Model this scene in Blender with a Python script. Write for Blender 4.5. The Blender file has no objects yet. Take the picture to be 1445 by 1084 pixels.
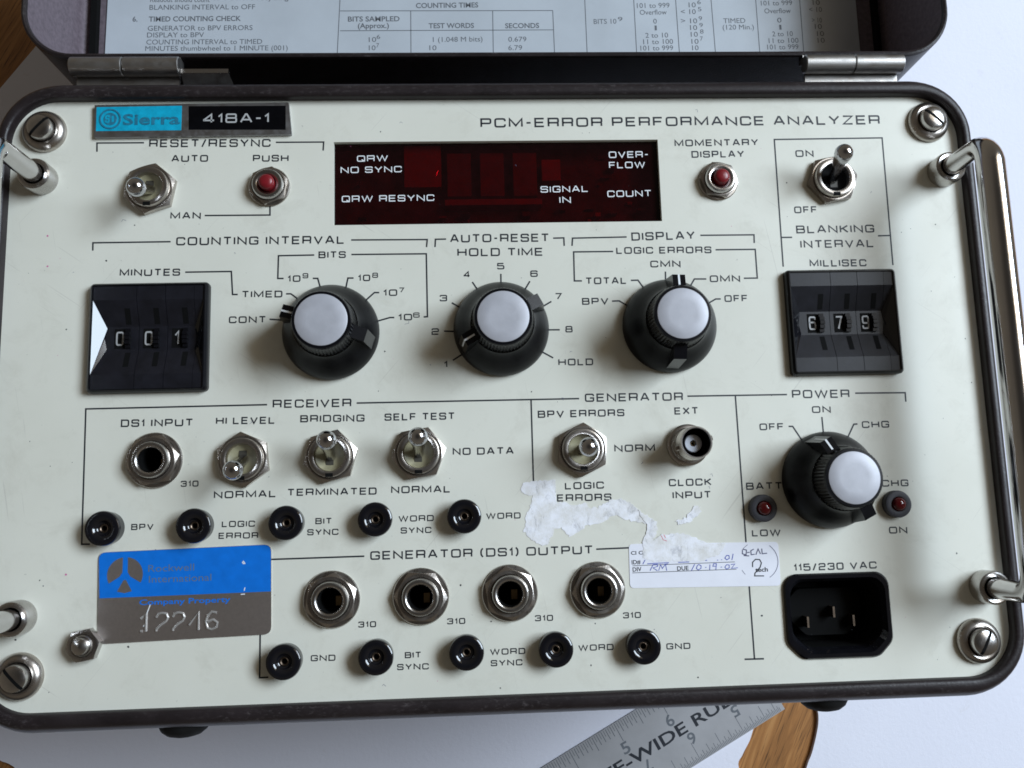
import bpy, math, random
from math import sin, cos, pi, radians
from mathutils import Vector, Matrix
from mathutils.geometry import tessellate_polygon
random.seed(7)
S = bpy.context.scene
COL = S.collection
T = 180.0            # height of the panel plane above the table, mm
MM = 0.001
# ---------------------------------------------------------------- camera, world, lamps, exposure
CAM_LOC=(-12.553,-36.727,258.608)
CAM_ROT=[[0.998613, 0.0216235, -0.0480047], [-0.0281817, 0.9896871, -0.1404466], [0.0444727, 0.1416047, 0.9889238]]
CAM_F=1210.00/1445

cam = bpy.data.cameras.new('camera'); cam.sensor_width = 36; cam.sensor_fit = 'HORIZONTAL'
cam.lens = 36 * CAM_F; cam.clip_start = 0.01; cam.clip_end = 20
camo = bpy.data.objects.new('camera', cam); COL.objects.link(camo)
mw = Matrix(CAM_ROT).to_4x4(); mw.translation = Vector((CAM_LOC[0], CAM_LOC[1], CAM_LOC[2] + T)) * MM
camo.matrix_world = mw
S.camera = camo
w = bpy.data.worlds.new('World'); S.world = w; w.use_nodes = True
bg = w.node_tree.nodes['Background']; bg.inputs[0].default_value = (1.0, 0.86, 0.66, 1); bg.inputs[1].default_value = 0.140
wt_ = w.node_tree; wc = wt_.nodes.new('ShaderNodeTexCoord'); wx = wt_.nodes.new('ShaderNodeSeparateXYZ'); wr = wt_.nodes.new('ShaderNodeValToRGB')
wt_.links.new(wc.outputs['Generated'], wx.inputs[0]); wt_.links.new(wx.outputs['Z'], wr.inputs[0]); wt_.links.new(wr.outputs[0], bg.inputs[0])
wr.color_ramp.elements[0].position = .15; wr.color_ramp.elements[0].color = (1.05, .92, .72, 1); wr.color_ramp.elements[1].position = .98; wr.color_ramp.elements[1].color = (.26, .23, .20, 1); we = wr.color_ramp.elements.new(.78); we.color = (.72, .63, .52, 1)   # lighter at wall height, darkened overhead to give metal a dark reflection
def lamp(name, az, el, dist, sx, sy, power, col, target=(0, 0, T)):
    l = bpy.data.lights.new(name, 'AREA'); l.shape = 'RECTANGLE'; l.size = sx; l.size_y = sy
    l.energy = power; l.color = col
    o = bpy.data.objects.new(name, l); COL.objects.link(o)
    d = Vector((cos(el) * cos(az), cos(el) * sin(az), sin(el)))
    t = Vector(target) * MM
    o.location = t + d * dist
    o.rotation_euler = d.to_track_quat('Z', 'Y').to_euler()
    return o
lamp('window_light', radians(19), radians(39), 2.3, 1.25, 0.78, 78.0, (0.72, 0.855, 1.0))
lamp('room_bounce_fill', radians(27), radians(47), 1.9, 1.1, 0.8, 4.6, (1.0, 0.84, 0.62))  # added warm fill for room bounce, no such lamp stands there
S.view_settings.view_transform = 'Standard'; S.view_settings.look = 'None'
S.view_settings.exposure = 0; S.view_settings.gamma = 1
S.cycles.filter_width = 1.7
S.cycles.max_bounces = 10; S.cycles.transparent_max_bounces = 12
# ---------------------------------------------------------------- measured layout (mm on the panel plane)
TEXTS=[('RESET/RESYNC',-111.00,76.98,-73.57,76.79,2.47),
('AUTO',-104.04,72.14,-92.80,72.08,2.09),
('PUSH',-79.02,71.97,-67.97,71.91,2.09),
('MAN',-103.88,53.67,-94.60,53.59,2.05),
('COUNTING INTERVAL',-101.88,45.24,-50.67,45.03,2.49),
('PCM-ERROR PERFORMANCE ANALYZER',-7.71,82.61,122.29,82.76,3.04),
('AUTO-RESET',-18.04,44.96,12.93,44.82,2.52),
('DISPLAY',38.91,44.75,59.17,44.95,2.55),
('HOLD TIME',-15.86,40.51,10.84,40.29,2.46),
('LOGIC ERRORS',33.89,40.54,64.14,40.33,2.07),
('TOTAL',23.85,30.92,36.70,30.84,2.05),
('BPV',22.48,24.41,30.72,24.38,2.03),
('CMN',44.45,36.01,54.05,35.95,2.06),
('OMN',63.02,30.96,72.67,30.91,2.06),
('OFF',67.28,24.53,74.67,24.51,2.05),
('4',-14.02,33.68,-11.98,33.67,1.92),
('5',-3.59,36.14,-1.32,36.13,1.93),
('6',6.66,33.57,9.00,33.56,1.93),
('7',14.12,26.24,16.24,26.23,1.92),
('8',16.95,15.78,19.21,15.76,1.90),
('3',-21.56,26.28,-19.25,26.26,1.90),
('2',-24.24,15.83,-21.94,15.81,1.88),
('1',-20.60,5.60,-19.53,5.58,1.86),
('HOLD',14.39,5.48,25.14,5.37,1.99),
('BITS',-58.61,40.53,-50.24,40.50,2.03),
('10',-67.97,33.16,-64.03,33.17,1.92),
('9',-63.42,34.25,-61.67,34.25,1.48),
('10',-46.53,33.06,-42.78,33.04,1.93),
('8',-42.17,34.07,-40.37,34.06,1.48),
('10',-38.84,28.25,-34.53,28.25,1.92),
('7',-34.02,29.25,-32.41,29.24,1.48),
('10',-34.32,20.50,-30.08,20.46,1.91),
('6',-29.77,21.30,-27.76,21.29,1.47),
('TIMED',-81.76,28.46,-69.47,28.36,2.00),
('CONT',-85.50,20.58,-74.34,20.51,1.98),
('MINUTES',-118.54,35.81,-100.44,35.67,2.11),
('RECEIVER',-72.08,-5.64,-48.59,-5.80,2.36),
('GENERATOR',22.14,-5.93,52.42,-6.20,2.41),
('POWER',86.44,-6.27,104.60,-6.50,2.44),
('DS1 INPUT',-116.56,-10.29,-95.45,-10.50,2.12),
('HI LEVEL',-88.76,-10.15,-71.33,-10.38,2.02),
('BRIDGING',-63.86,-10.15,-44.69,-10.35,2.03),
('SELF TEST',-38.73,-10.26,-17.58,-10.37,2.04),
('NO DATA',-18.44,-21.11,-0.04,-21.28,2.03),
('NORMAL',-88.92,-32.10,-70.77,-32.17,1.97),
('TERMINATED',-67.52,-31.94,-41.20,-32.23,1.98),
('NORMAL',-36.94,-32.02,-19.32,-32.23,1.99),
('310',-98.60,-28.39,-93.44,-28.43,1.62),
('BPV ERRORS',7.57,-10.49,34.09,-10.58,2.06),
('NORM',30.48,-21.42,42.95,-21.50,2.04),
('EXT',49.50,-10.46,56.92,-10.50,2.08),
('LOGIC',15.04,-32.28,26.87,-32.33,2.01),
('ERRORS',12.52,-35.82,28.97,-35.97,2.01),
('CLOCK',46.61,-32.19,59.67,-32.25,2.03),
('INPUT',47.61,-35.96,59.30,-36.05,2.02),
('OFF',75.59,-15.92,83.14,-15.97,1.97),
('ON',92.36,-10.98,98.28,-11.03,1.98),
('CHG',107.65,-16.00,116.26,-16.05,1.98),
('BATT',70.19,-33.90,81.33,-33.99,2.03),
('CHG',112.27,-34.10,120.63,-34.16,1.94),
('LOW',71.04,-47.86,79.84,-47.98,1.90),
('ON',113.23,-48.25,118.92,-48.33,1.91),
('115/230 VAC',83.09,-58.47,108.50,-58.47,1.99),
('ON',93.49,71.87,99.45,71.91,2.16),
('OFF',91.65,53.06,99.09,53.08,2.12),
('MOMENTARY',54.32,75.77,81.61,75.86,2.16),
('DISPLAY',59.61,71.93,76.74,71.96,2.15),
('BLANKING',91.79,46.41,117.15,46.39,2.46),
('INTERVAL',92.83,41.55,116.57,41.53,2.45),
('MILLISEC',95.26,35.45,113.63,35.30,2.20),
('BPV',-112.53,-40.57,-106.11,-40.64,1.64),
('LOGIC',-86.45,-40.48,-76.82,-40.62,1.65),
('ERROR',-87.33,-43.85,-75.83,-44.01,1.64),
('BIT',-59.24,-40.41,-54.39,-40.47,1.65),
('SYNC',-61.60,-43.59,-52.46,-43.70,1.65),
('WORD',-34.82,-40.43,-24.39,-40.49,1.66),
('SYNC',-34.22,-43.89,-25.13,-43.95,1.66),
('WORD',-8.86,-40.39,1.46,-40.48,1.67),
('GENERATOR (DS1) OUTPUT',-43.20,-51.27,22.74,-51.53,2.37),
('310',-46.75,-70.47,-41.59,-70.50,1.56),
('310',-20.96,-70.44,-15.65,-70.46,1.57),
('310',4.79,-70.43,10.13,-70.45,1.58),
('310',30.85,-70.50,36.17,-70.52,1.59),
('GND',-60.40,-79.45,-53.32,-79.53,1.58),
('BIT',-33.37,-79.57,-28.60,-79.58,1.59),
('SYNC',-35.63,-82.82,-26.47,-82.91,1.59),
('WORD',-8.64,-79.53,1.67,-79.60,1.60),
('SYNC',-8.51,-82.71,0.75,-82.76,1.59),
('WORD',17.24,-79.33,27.65,-79.38,1.61),
('GND',43.28,-79.81,50.43,-79.86,1.62)]
WINTEXTS=[('QRW',-46.92,72.22,-37.21,72.34,2.02),
('NO SYNC',-52.06,68.46,-32.88,68.62,2.06),
('QRW RESYNC',-51.71,58.94,-22.77,59.06,2.09),
('OVER-',33.24,72.72,45.99,72.74,2.15),
('FLOW',33.16,69.25,44.80,69.25,2.14),
('COUNT',32.21,59.65,46.32,59.73,2.12),
('SIGNAL',10.93,61.38,26.08,61.46,2.11),
('IN',16.82,57.82,20.45,57.87,2.11)]
LINES=[[(-126.80,75.57),(-126.91,78.42),(-112.56,78.39)],
[(-71.98,78.18),(-57.11,78.15),(-57.28,75.34)],
[(-93.42,54.58),(-73.53,54.49),(-73.58,58.74)],
[(-126.81,43.88),(-126.87,46.34),(-103.56,46.37)],
[(-48.58,46.14),(-25.11,45.95),(-25.36,43.53)],
[(-22.73,43.50),(-22.56,46.00),(-19.25,46.02)],
[(14.21,45.85),(17.56,45.90),(17.59,43.30)],
[(20.05,43.27),(20.30,45.77),(37.42,45.92)],
[(60.89,46.13),(78.09,46.06),(77.98,43.36)],
[(22.72,31.95),(20.35,31.99),(20.48,41.31),(32.94,41.27)],
[(65.47,41.34),(78.15,41.30),(78.17,31.97),(73.89,31.97)],
[(38.07,31.86),(40.30,31.90),(41.92,29.48)],
[(31.87,25.35),(34.07,25.38),(37.17,23.45)],
[(49.12,34.54),(48.98,30.73)],
[(61.94,31.93),(58.16,31.99),(56.70,29.69)],
[(66.10,25.44),(64.53,25.46),(61.74,23.92)],
[(-69.16,34.21),(-70.94,34.24),(-70.80,41.44),(-59.89,41.50)],
[(-48.53,41.49),(-25.46,41.38),(-25.39,21.44),(-26.54,21.40)],
[(-60.31,34.11),(-58.80,34.07),(-58.02,31.15)],
[(-47.87,34.00),(-49.60,34.03),(-50.32,30.57)],
[(-40.05,29.28),(-41.52,29.31),(-44.43,26.68)],
[(-35.52,21.36),(-36.82,21.38),(-41.23,20.18)],
[(-68.39,29.36),(-66.93,29.34),(-64.02,27.13)],
[(-73.31,21.52),(-68.68,21.13)],
[(-98.91,36.67),(-85.02,36.68),(-84.53,29.44),(-82.97,29.41)],
[(-124.12,-44.34),(-126.48,-44.29),(-126.91,-4.72),(-73.71,-4.66)],
[(-47.04,-4.78),(20.38,-4.95)],
[(5.67,-5.05),(5.58,-44.25),(2.66,-44.25)],
[(53.81,-4.96),(84.90,-5.15)],
[(106.42,-5.19),(122.26,-5.41),(122.20,-8.21)],
[(68.73,-5.29),(69.32,-83.50)],
[(66.35,-83.50),(72.15,-83.56)],
[(84.68,-15.01),(85.94,-15.04),(88.59,-19.51)],
[(95.30,-12.35),(95.39,-17.49)],
[(106.31,-14.78),(105.14,-14.84),(102.57,-19.42)],
[(86.72,35.51),(86.92,77.79),(122.50,78.05),(122.15,35.49)],
[(86.90,45.07),(90.31,45.07)],
[(118.19,45.18),(122.06,45.22)],
[(-72.44,-83.52),(-74.91,-83.55),(-74.91,-50.31),(-44.91,-50.21)],
[(23.73,-50.27),(34.09,-50.15)],
[(-17.87,7.68),(-14.78,9.62)],
[(-20.42,16.83),(-16.68,16.65)],
[(-17.87,25.69),(-15.17,24.02)],
[(-11.40,32.16),(-9.91,29.77)],
[(-2.49,34.61),(-2.53,31.49)],
[(6.47,32.12),(5.01,29.77)],
[(12.96,25.57),(10.42,24.13)],
[(11.38,16.61),(15.23,16.57)],
[(9.60,9.72),(12.89,7.81)]]
TOGGLES=[((-109.81,62.92),(-109.24,58.59),19),
((104.35,63.58),(103.10,67.58),10),
((-80.21,-20.92),(-79.85,-24.88),36),
((-54.64,-20.72),(-53.79,-16.62),15),
((-28.52,-20.44),(-27.90,-16.27),9),
((20.58,-20.63),(20.77,-20.86),26)]
BUTTONS=[(-73.76,63.49),(67.60,63.82)]
PHONES=[(-106.35,-20.50),(-54.38,-62.26),(-28.48,-62.26),(-2.40,-62.12),(23.58,-62.06)]
COAX=[(52.80,-19.99)]
LEDS=[(74.48,-39.61),(115.79,-39.53)]
TIPS=[(-119.10,-39.92),(-93.40,-39.91),(-67.05,-39.85),(-41.32,-39.58),(-15.32,-39.45),(-67.34,-78.84),(-41.30,-78.51),(-15.42,-78.14),(10.35,-78.21),(35.87,-78.31)]
SCREWS=[(-142.69,82.03),(137.99,83.03),(-141.91,-80.71),(137.26,-80.63)]
STUD=[(-123.96,-72.55)]
PLATE=[(-127.64,90.36),(-67.87,90.85),(-66.86,80.22),(-127.30,79.64)]
PLATEBLUE=[(-126.94,89.62),(-100.84,89.94),(-100.86,81.84),(-126.85,81.76)]
PLATEBLACK=[(-98.80,89.78),(-68.77,89.74),(-68.70,81.78),(-98.61,82.02)]
TAG=[(-121.48,-46.79),(-71.96,-45.92),(-71.68,-71.49),(-120.84,-72.62),(-120.80,-59.81),(-71.81,-59.43)]
TAGPTS=[(-113.71,-53.56),(-107.14,-52.76),(-94.04,-52.73),(-106.86,-55.84),(-89.05,-55.79),(-109.38,-62.05),(-83.47,-62.01),(-109.41,-69.90),(-85.97,-70.00),(-113.88,-48.66),(-115.97,-48.78)]
CAL=[(33.54,-49.05),(78.84,-49.76),(78.71,-62.68),(33.30,-61.93)]
TORNA=[(2.15,-30.21),(4.96,-29.73),(12.28,-29.37),(11.97,-34.09),(12.89,-36.06),(15.13,-36.12),(17.33,-37.29),(20.73,-36.55),(22.36,-37.98),(24.61,-38.05),(27.49,-36.46),(29.21,-35.96),(31.76,-35.75),(35.08,-37.23),(38.05,-40.09),(40.23,-41.54),(41.29,-42.95),(39.29,-43.44),(37.91,-42.85),(35.12,-42.22),(32.60,-41.87),(30.96,-40.72),(28.45,-40.37),(26.68,-42.25),(24.69,-42.74),(22.72,-42.96),(21.02,-43.19),(18.71,-45.04),(15.87,-46.33),(13.72,-44.07),(11.49,-43.73),(10.57,-46.17),(9.10,-48.59),(7.15,-48.53),(4.43,-46.81),(2.27,-44.56),(2.90,-42.11),(2.54,-40.45),(3.85,-38.56),(5.39,-33.91),(3.44,-33.85),(1.78,-32.98)]
TORNB=[(37.01,-39.00),(39.87,-41.27),(42.41,-42.62),(42.47,-44.98),(41.00,-48.20),(43.70,-46.29),(46.29,-46.36),(50.75,-46.50),(55.09,-48.62),(59.49,-49.84),(63.24,-49.59),(60.40,-53.12),(55.47,-54.77),(48.07,-54.54),(40.69,-54.31),(37.42,-53.14),(37.84,-48.46),(38.91,-45.60),(39.39,-43.44),(37.29,-41.01)]
TORNC=[(54.23,-38.03),(56.05,-38.81),(55.57,-40.63),(52.06,-43.08),(48.67,-43.71),(47.99,-42.60),(51.40,-41.60)]
WHEELA=[(-126.21,32.90),(-91.02,32.96),(-90.85,-0.29),(-126.45,-0.24)]
WHEELB=[(85.97,33.32),(121.85,33.51),(121.80,1.35),(86.29,0.47)]
KNOBS=[(-54.57,16.96),(-2.84,16.99),(49.17,16.94),(95.64,-31.61)]
INLET=[(79.99,-59.33),(112.74,-59.85),(110.50,-84.06),(78.25,-82.91),(95.31,-71.71)]
PINS=[(88.38,-74.35),(96.60,-71.58),(102.59,-74.28)]
FEET=[(-97.99,-98.43),(92.01,-98.13)]
WINDOW=[(-54.01,78.19),(49.03,78.06),(48.84,51.12),(-53.92,50.79)]
WINMOD=[(-32.47,78.71),(-20.42,64.53),(-18.90,76.59),(-10.88,61.87),(-8.28,76.50),(3.35,60.85),(4.20,75.89),(10.75,61.19),(-19.54,60.87),(11.48,58.62),(11.77,73.43),(17.92,66.26),(-22.04,69.08)]
HINGEL=[(-137.61,105.93),(-121.04,105.86),(-103.26,105.79),(-87.34,102.82)]
HINGER=[(100.13,105.97),(116.81,105.91),(133.54,105.84)]
RULER=[(18.36,-162.80),(66.59,-137.16),(91.87,-165.81),(140.44,-137.63),(59.38,-155.57),(80.56,-143.50),(92.28,-152.39),(113.37,-140.93),(67.96,-158.55),(86.71,-149.52),(109.44,-138.79)]
HOLE=[(114.95,-167.53),(117.27,-161.32),(121.26,-154.82),(124.93,-146.92),(131.84,-141.13),(140.43,-136.38),(148.57,-133.29),(154.85,-135.91),(156.44,-141.63),(156.50,-146.80),(155.07,-153.07),(152.09,-161.73),(148.68,-168.91)]
HOLE2=[(-241.51,-150.05),(-237.88,-150.52),(-234.87,-151.60),(-232.49,-153.29)]
PAPER=[(-242.53,210.59),(-257.94,189.39),(-224.88,187.21)]
SPECKS=[(-140.54,48.73),(-140.09,39.14),(-130.60,-52.81),(-114.56,51.75),(-122.67,40.65),(-133.66,19.50),(-142.70,-13.97),(-136.45,-21.42),(-119.55,-53.36),(-137.92,-54.18),(-136.85,-55.82),(-143.84,-70.62),(-133.88,-85.38),(-112.22,-73.69),(-40.50,-1.28),(-38.49,10.87),(-16.82,-59.48),(-8.11,-70.11),(20.78,-83.59),(-5.91,-88.97),(5.88,-2.53),(114.21,-31.01),(129.05,47.35),(137.32,48.66),(133.75,26.80),(125.93,46.22),(-39.31,81.44),(98.24,66.66),(89.88,63.18),(133.59,-54.85),(72.37,-71.21),(52.18,-88.13),(22.53,-71.76),(-32.77,-93.67),(-138.01,-85.03),(143.20,11.30),(143.77,-2.69)]
BOSS=[(139.58,66.48),(137.38,-64.86),(-143.53,67.08),(-142.59,-64.17)]
SHEET=[(-143.87,155.11),(-145.08,135.23),(140.74,155.07),(140.76,135.81)]
SHEETTEXT=[('to 1 before recycling',-106.59,155.11,-78.33,155.10,2.02,0),
('Readout should count',-129.64,154.25,-107.63,154.24,2.01,0),
('BLANKING INTERVAL to OFF',-129.80,151.09,-90.72,151.35,2.01,0),
('6.',-135.90,146.39,-134.08,146.39,2.00,1),
('TIMED COUNTING CHECK',-129.92,146.38,-95.92,146.62,2.00,1),
('GENERATOR to BPV ERRORS',-130.19,142.68,-91.53,142.89,2.00,0),
('DISPLAY to BPV',-130.37,139.99,-109.42,140.08,1.99,0),
('COUNTING INTERVAL to TIMED',-130.54,137.16,-87.91,137.32,1.99,0),
('MINUTES thumbwheel to 1 MINUTE (001)',-130.85,134.62,-78.42,134.74,1.98,0),
('COUNTING TIMES',-30.29,151.75,-6.56,152.03,2.04,1),
('BITS SAMPLED',-55.99,146.28,-36.51,146.39,2.02,1),
('(Approx.)',-52.27,143.54,-40.55,143.66,2.02,1),
('TEST WORDS',-25.57,143.49,-8.37,143.60,2.03,1),
('SECONDS',3.50,143.43,16.51,143.56,2.03,1),
('10',-48.17,137.93,-45.38,137.98,2.01,0),
('6',-45.24,139.21,-43.91,139.21,1.72,0),
('10',-48.19,134.64,-45.67,134.63,2.00,0),
('7',-45.39,135.78,-44.33,135.77,1.72,0),
('1 (1.048 M bits)',-24.05,137.87,-5.26,138.10,2.02,0),
('10',-25.43,134.57,-22.76,134.56,2.01,0),
('0.679',4.57,137.93,11.46,138.00,2.02,0),
('6.79',4.47,134.48,9.73,134.55,2.02,0),
('BITS 10',37.54,145.12,46.30,145.25,2.05,0),
('9',46.90,146.28,48.68,146.27,1.76,0),
('101 to 999',54.57,151.70,67.27,151.84,2.07,0),
('Overflow',55.54,148.90,66.01,149.04,2.06,0),
('0',60.58,145.23,61.95,145.23,2.05,0),
('1',60.98,142.45,61.81,142.45,2.05,0),
('2 to 10',57.26,139.40,66.05,139.52,2.04,0),
('11 to 100',56.30,136.78,67.83,136.89,2.04,0),
('101 to 999',55.08,134.17,67.69,134.28,2.04,0),
('10',74.75,151.98,77.52,151.98,2.07,0),
('6',78.16,153.31,79.54,153.31,1.78,0),
('< 10',71.55,149.18,77.36,149.18,2.07,0),
('5',78.26,150.35,79.64,150.35,1.77,0),
('> 10',71.33,145.36,77.68,145.35,2.06,0),
('9',78.31,146.53,79.69,146.52,1.77,0),
('10',74.76,142.57,77.52,142.57,2.06,0),
('9',78.42,143.74,79.80,143.73,1.76,0),
('10',74.87,139.79,77.63,139.79,2.05,0),
('8',78.54,141.10,79.92,141.10,1.76,0),
('10',74.98,136.87,77.73,136.87,2.05,0),
('7',78.36,138.18,79.47,138.17,1.76,0),
('10',75.10,134.25,77.58,134.25,2.04,0),
('TIMED',87.93,145.34,96.55,145.47,2.07,0),
('(120 Min.)',87.48,142.69,99.70,142.82,2.06,0),
('101 to 999',103.18,152.70,115.50,152.85,2.09,0),
('Overflow',104.34,149.44,114.70,149.58,2.08,0),
('0',109.09,145.60,110.77,145.60,2.07,0),
('1',109.71,142.65,110.55,142.65,2.07,0),
('2 to 10',106.73,139.86,114.81,139.99,2.06,0),
('11 to 100',105.14,137.08,116.83,137.20,2.06,0),
('101 to 999',104.39,134.45,116.63,134.56,2.05,0),
('10',123.66,152.99,126.47,152.99,2.09,0),
('< 10',122.02,150.02,127.07,150.02,2.09,0),
('> 10',122.79,145.58,126.72,145.57,2.08,0),
('10',123.70,142.92,126.50,142.91,2.07,0),
('10',124.31,139.97,127.10,139.96,2.07,0),
('10',124.36,137.18,127.16,137.17,2.06,0)]
SHEETLINES=[[(-58.91,150.59),(21.92,150.69)],
[(-58.91,142.52),(21.91,142.73)],
[(-58.91,156.55),(-60.10,130.69)],
[(-32.28,150.57),(-32.41,129.37)],
[(-1.11,150.54),(-1.36,129.25)],
[(21.93,150.98),(22.02,130.39)],
[(34.45,156.56),(34.48,130.34)],
[(53.43,156.56),(53.52,130.27)],
[(69.75,156.56),(70.06,130.21)],
[(83.63,156.56),(84.07,130.16)],
[(101.21,156.56),(101.32,130.09)],
[(118.59,156.57),(118.51,130.03)]]
# ---------------------------------------------------------------- materials
def nt(name):
    m = bpy.data.materials.new(name); m.use_nodes = True
    return m, m.node_tree, m.node_tree.nodes['Principled BSDF']
def coords(t):
    tc = t.nodes.new('ShaderNodeTexCoord'); return tc.outputs['Object']
def noise(t, vec, scale, detail=4, rough=.6, dist=0):
    n = t.nodes.new('ShaderNodeTexNoise'); t.links.new(vec, n.inputs['Vector'])
    n.inputs['Scale'].default_value = scale; n.inputs['Detail'].default_value = detail
    n.inputs['Roughness'].default_value = rough; n.inputs['Distortion'].default_value = dist
    return n.outputs['Fac']
def ramp(t, fac, stops):
    r = t.nodes.new('ShaderNodeValToRGB'); t.links.new(fac, r.inputs[0])
    e = r.color_ramp.elements
    while len(e) < len(stops): e.new(.5)
    for i, (p, c) in enumerate(stops):
        e[i].position = p; e[i].color = (c, c, c, 1) if isinstance(c, (int, float)) else (*c, 1)
    return r.outputs[0]
def mixc(t, fac, a, b):
    m = t.nodes.new('ShaderNodeMix'); m.data_type = 'RGBA'
    if isinstance(fac, float): m.inputs[0].default_value = fac
    else: t.links.new(fac, m.inputs[0])
    for i, v in ((6, a), (7, b)):
        if isinstance(v, tuple): m.inputs[i].default_value = (*v, 1)
        else: t.links.new(v, m.inputs[i])
    return m.outputs[2]
def bump(t, p, h, strength, dist=0.0002):
    b = t.nodes.new('ShaderNodeBump'); t.links.new(h, b.inputs['Height'])
    b.inputs['Strength'].default_value = strength; b.inputs['Distance'].default_value = dist
    t.links.new(b.outputs[0], p.inputs['Normal'])
def scalevec(t, v, s):
    m = t.nodes.new('ShaderNodeMapping'); t.links.new(v, m.inputs[0]); m.inputs['Scale'].default_value = s
    return m.outputs[0]
def basic(name, col, rough=.5, metal=0, var=.12, scale=400, bmp=0.0, bscale=2500, spec=.5, coat=0):
    m, t, p = nt(name); v = coords(t)
    c2 = tuple(max(0, x * (1 - var)) for x in col); c1 = tuple(min(1, x * (1 + var * .6)) for x in col)
    t.links.new(mixc(t, ramp(t, noise(t, v, scale), [(.3, 0), (.7, 1)]), c2, c1), p.inputs['Base Color'])
    p.inputs['Roughness'].default_value = rough; p.inputs['Metallic'].default_value = metal
    p.inputs['Specular IOR Level'].default_value = spec; p.inputs['Coat Weight'].default_value = coat
    if bmp: bump(t, p, noise(t, v, bscale, 3), bmp, .0001)
    return m
def flat(name, col, rough=.6):
    return basic(name, col, rough, 0, .06, 900)
def panel_paint():
    m, t, p = nt('panel_paint'); v = coords(t)
    a = mixc(t, ramp(t, noise(t, v, 14, 5), [(.3, 0), (.75, 1)]), (.645, .635, .55), (.725, .715, .63))
    sm = ramp(t, noise(t, v, 60, 6, .75, .4), [(.52, 0), (.80, .55)])
    a = mixc(t, sm, a, (.50, .48, .40))
    sp = ramp(t, noise(t, v, 700, 2, .5), [(.74, 0), (.80, .5)])
    a = mixc(t, sp, a, (.30, .29, .26))
    for rot, sc_ in ((35, (30, 1600, 30)), (-50, (26, 1500, 26)), (80, (34, 1900, 34))):
        m1 = t.nodes.new('ShaderNodeMapping'); t.links.new(v, m1.inputs[0]); m1.inputs['Rotation'].default_value = (0, 0, radians(rot)); m1.inputs['Location'].default_value = (rot * .01, .2, 0)
        a = mixc(t, ramp(t, noise(t, scalevec(t, m1.outputs[0], sc_), 1, 2, .4, .3), [(.735, 0), (.765, .35)]), a, (.44, .42, .37))
    t.links.new(a, p.inputs['Base Color'])
    t.links.new(ramp(t, noise(t, v, 40, 4), [(.3, .36), (.7, .52)]), p.inputs['Roughness'])
    bump(t, p, noise(t, v, 1600, 3), .12, .0001)
    return m
def case_paint():
    m, t, p = nt('case_paint'); v = coords(t)
    base = mixc(t, ramp(t, noise(t, v, 90, 4), [(.3, 0), (.7, 1)]), (.013, .0095, .0100), (.024, .018, .019))
    wear = ramp(t, noise(t, scalevec(t, v, (500, 1100, 900)), 1.0, 8, .8, .3), [(.53, 0), (.70, .7)])
    wear2 = ramp(t, noise(t, v, 35, 5, .6), [(.40, 0), (.62, 1)])
    mm = t.nodes.new('ShaderNodeMath'); mm.operation = 'MULTIPLY'; t.links.new(wear, mm.inputs[0]); t.links.new(wear2, mm.inputs[1])
    g = t.nodes.new('ShaderNodeNewGeometry'); sx = t.nodes.new('ShaderNodeSeparateXYZ'); t.links.new(g.outputs['Normal'], sx.inputs[0])
    up = ramp(t, sx.outputs['Z'], [(.3, 0), (.9, .8)])
    m2 = t.nodes.new('ShaderNodeMath'); m2.operation = 'MULTIPLY'; t.links.new(mm.outputs[0], m2.inputs[0]); t.links.new(up, m2.inputs[1])
    t.links.new(mixc(t, m2.outputs[0], base, (.17, .15, .15)), p.inputs['Base Color'])
    p.inputs['Roughness'].default_value = .40; p.inputs['Specular IOR Level'].default_value = .3
    bump(t, p, noise(t, v, 1300, 3), .35, .0002)
    return m
def wood():
    m, t, p = nt('oak_wood'); v = scalevec(t, coords(t), (1, 1, 1))
    mp = t.nodes.new('ShaderNodeMapping'); ro = t.nodes.new('ShaderNodeMapping'); t.links.new(v, ro.inputs[0]); ro.inputs['Rotation'].default_value = (0, 0, radians(-64)); t.links.new(ro.outputs[0], mp.inputs[0]); mp.inputs['Scale'].default_value = (16, 210, 22)
    n1 = noise(t, mp.outputs[0], 1.0, 6, .62, 1.4)
    c = ramp(t, n1, [(.25, (.20, .085, .026)), (.5, (.35, .155, .048)), (.75, (.48, .24, .085))])
    mp2 = t.nodes.new('ShaderNodeMapping'); t.links.new(ro.outputs[0], mp2.inputs[0]); mp2.inputs['Scale'].default_value = (60, 1500, 60)
    pores = ramp(t, noise(t, mp2.outputs[0], 1, 3, .5), [(.56, 0), (.68, .8)])
    t.links.new(mixc(t, pores, c, (.05, .022, .009)), p.inputs['Base Color'])
    p.inputs['Roughness'].default_value = .38
    bump(t, p, n1, .2, .0003)
    return m
def metal(name, col, rough, tarn=.35, scale=250, bmp=.08, aniso=0):
    m, t, p = nt(name); v = coords(t)
    n = noise(t, v, scale, 6, .7)
    t.links.new(mixc(t, ramp(t, n, [(.35, 0), (.75, tarn)]), col, tuple(x * .45 for x in col)), p.inputs['Base Color'])
    p.inputs['Metallic'].default_value = 1
    t.links.new(ramp(t, n, [(.3, rough * .8), (.8, min(1, rough * 1.6))]), p.inputs['Roughness'])
    if bmp: bump(t, p, noise(t, v, 2200, 3), bmp, .0001)
    return m
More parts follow.
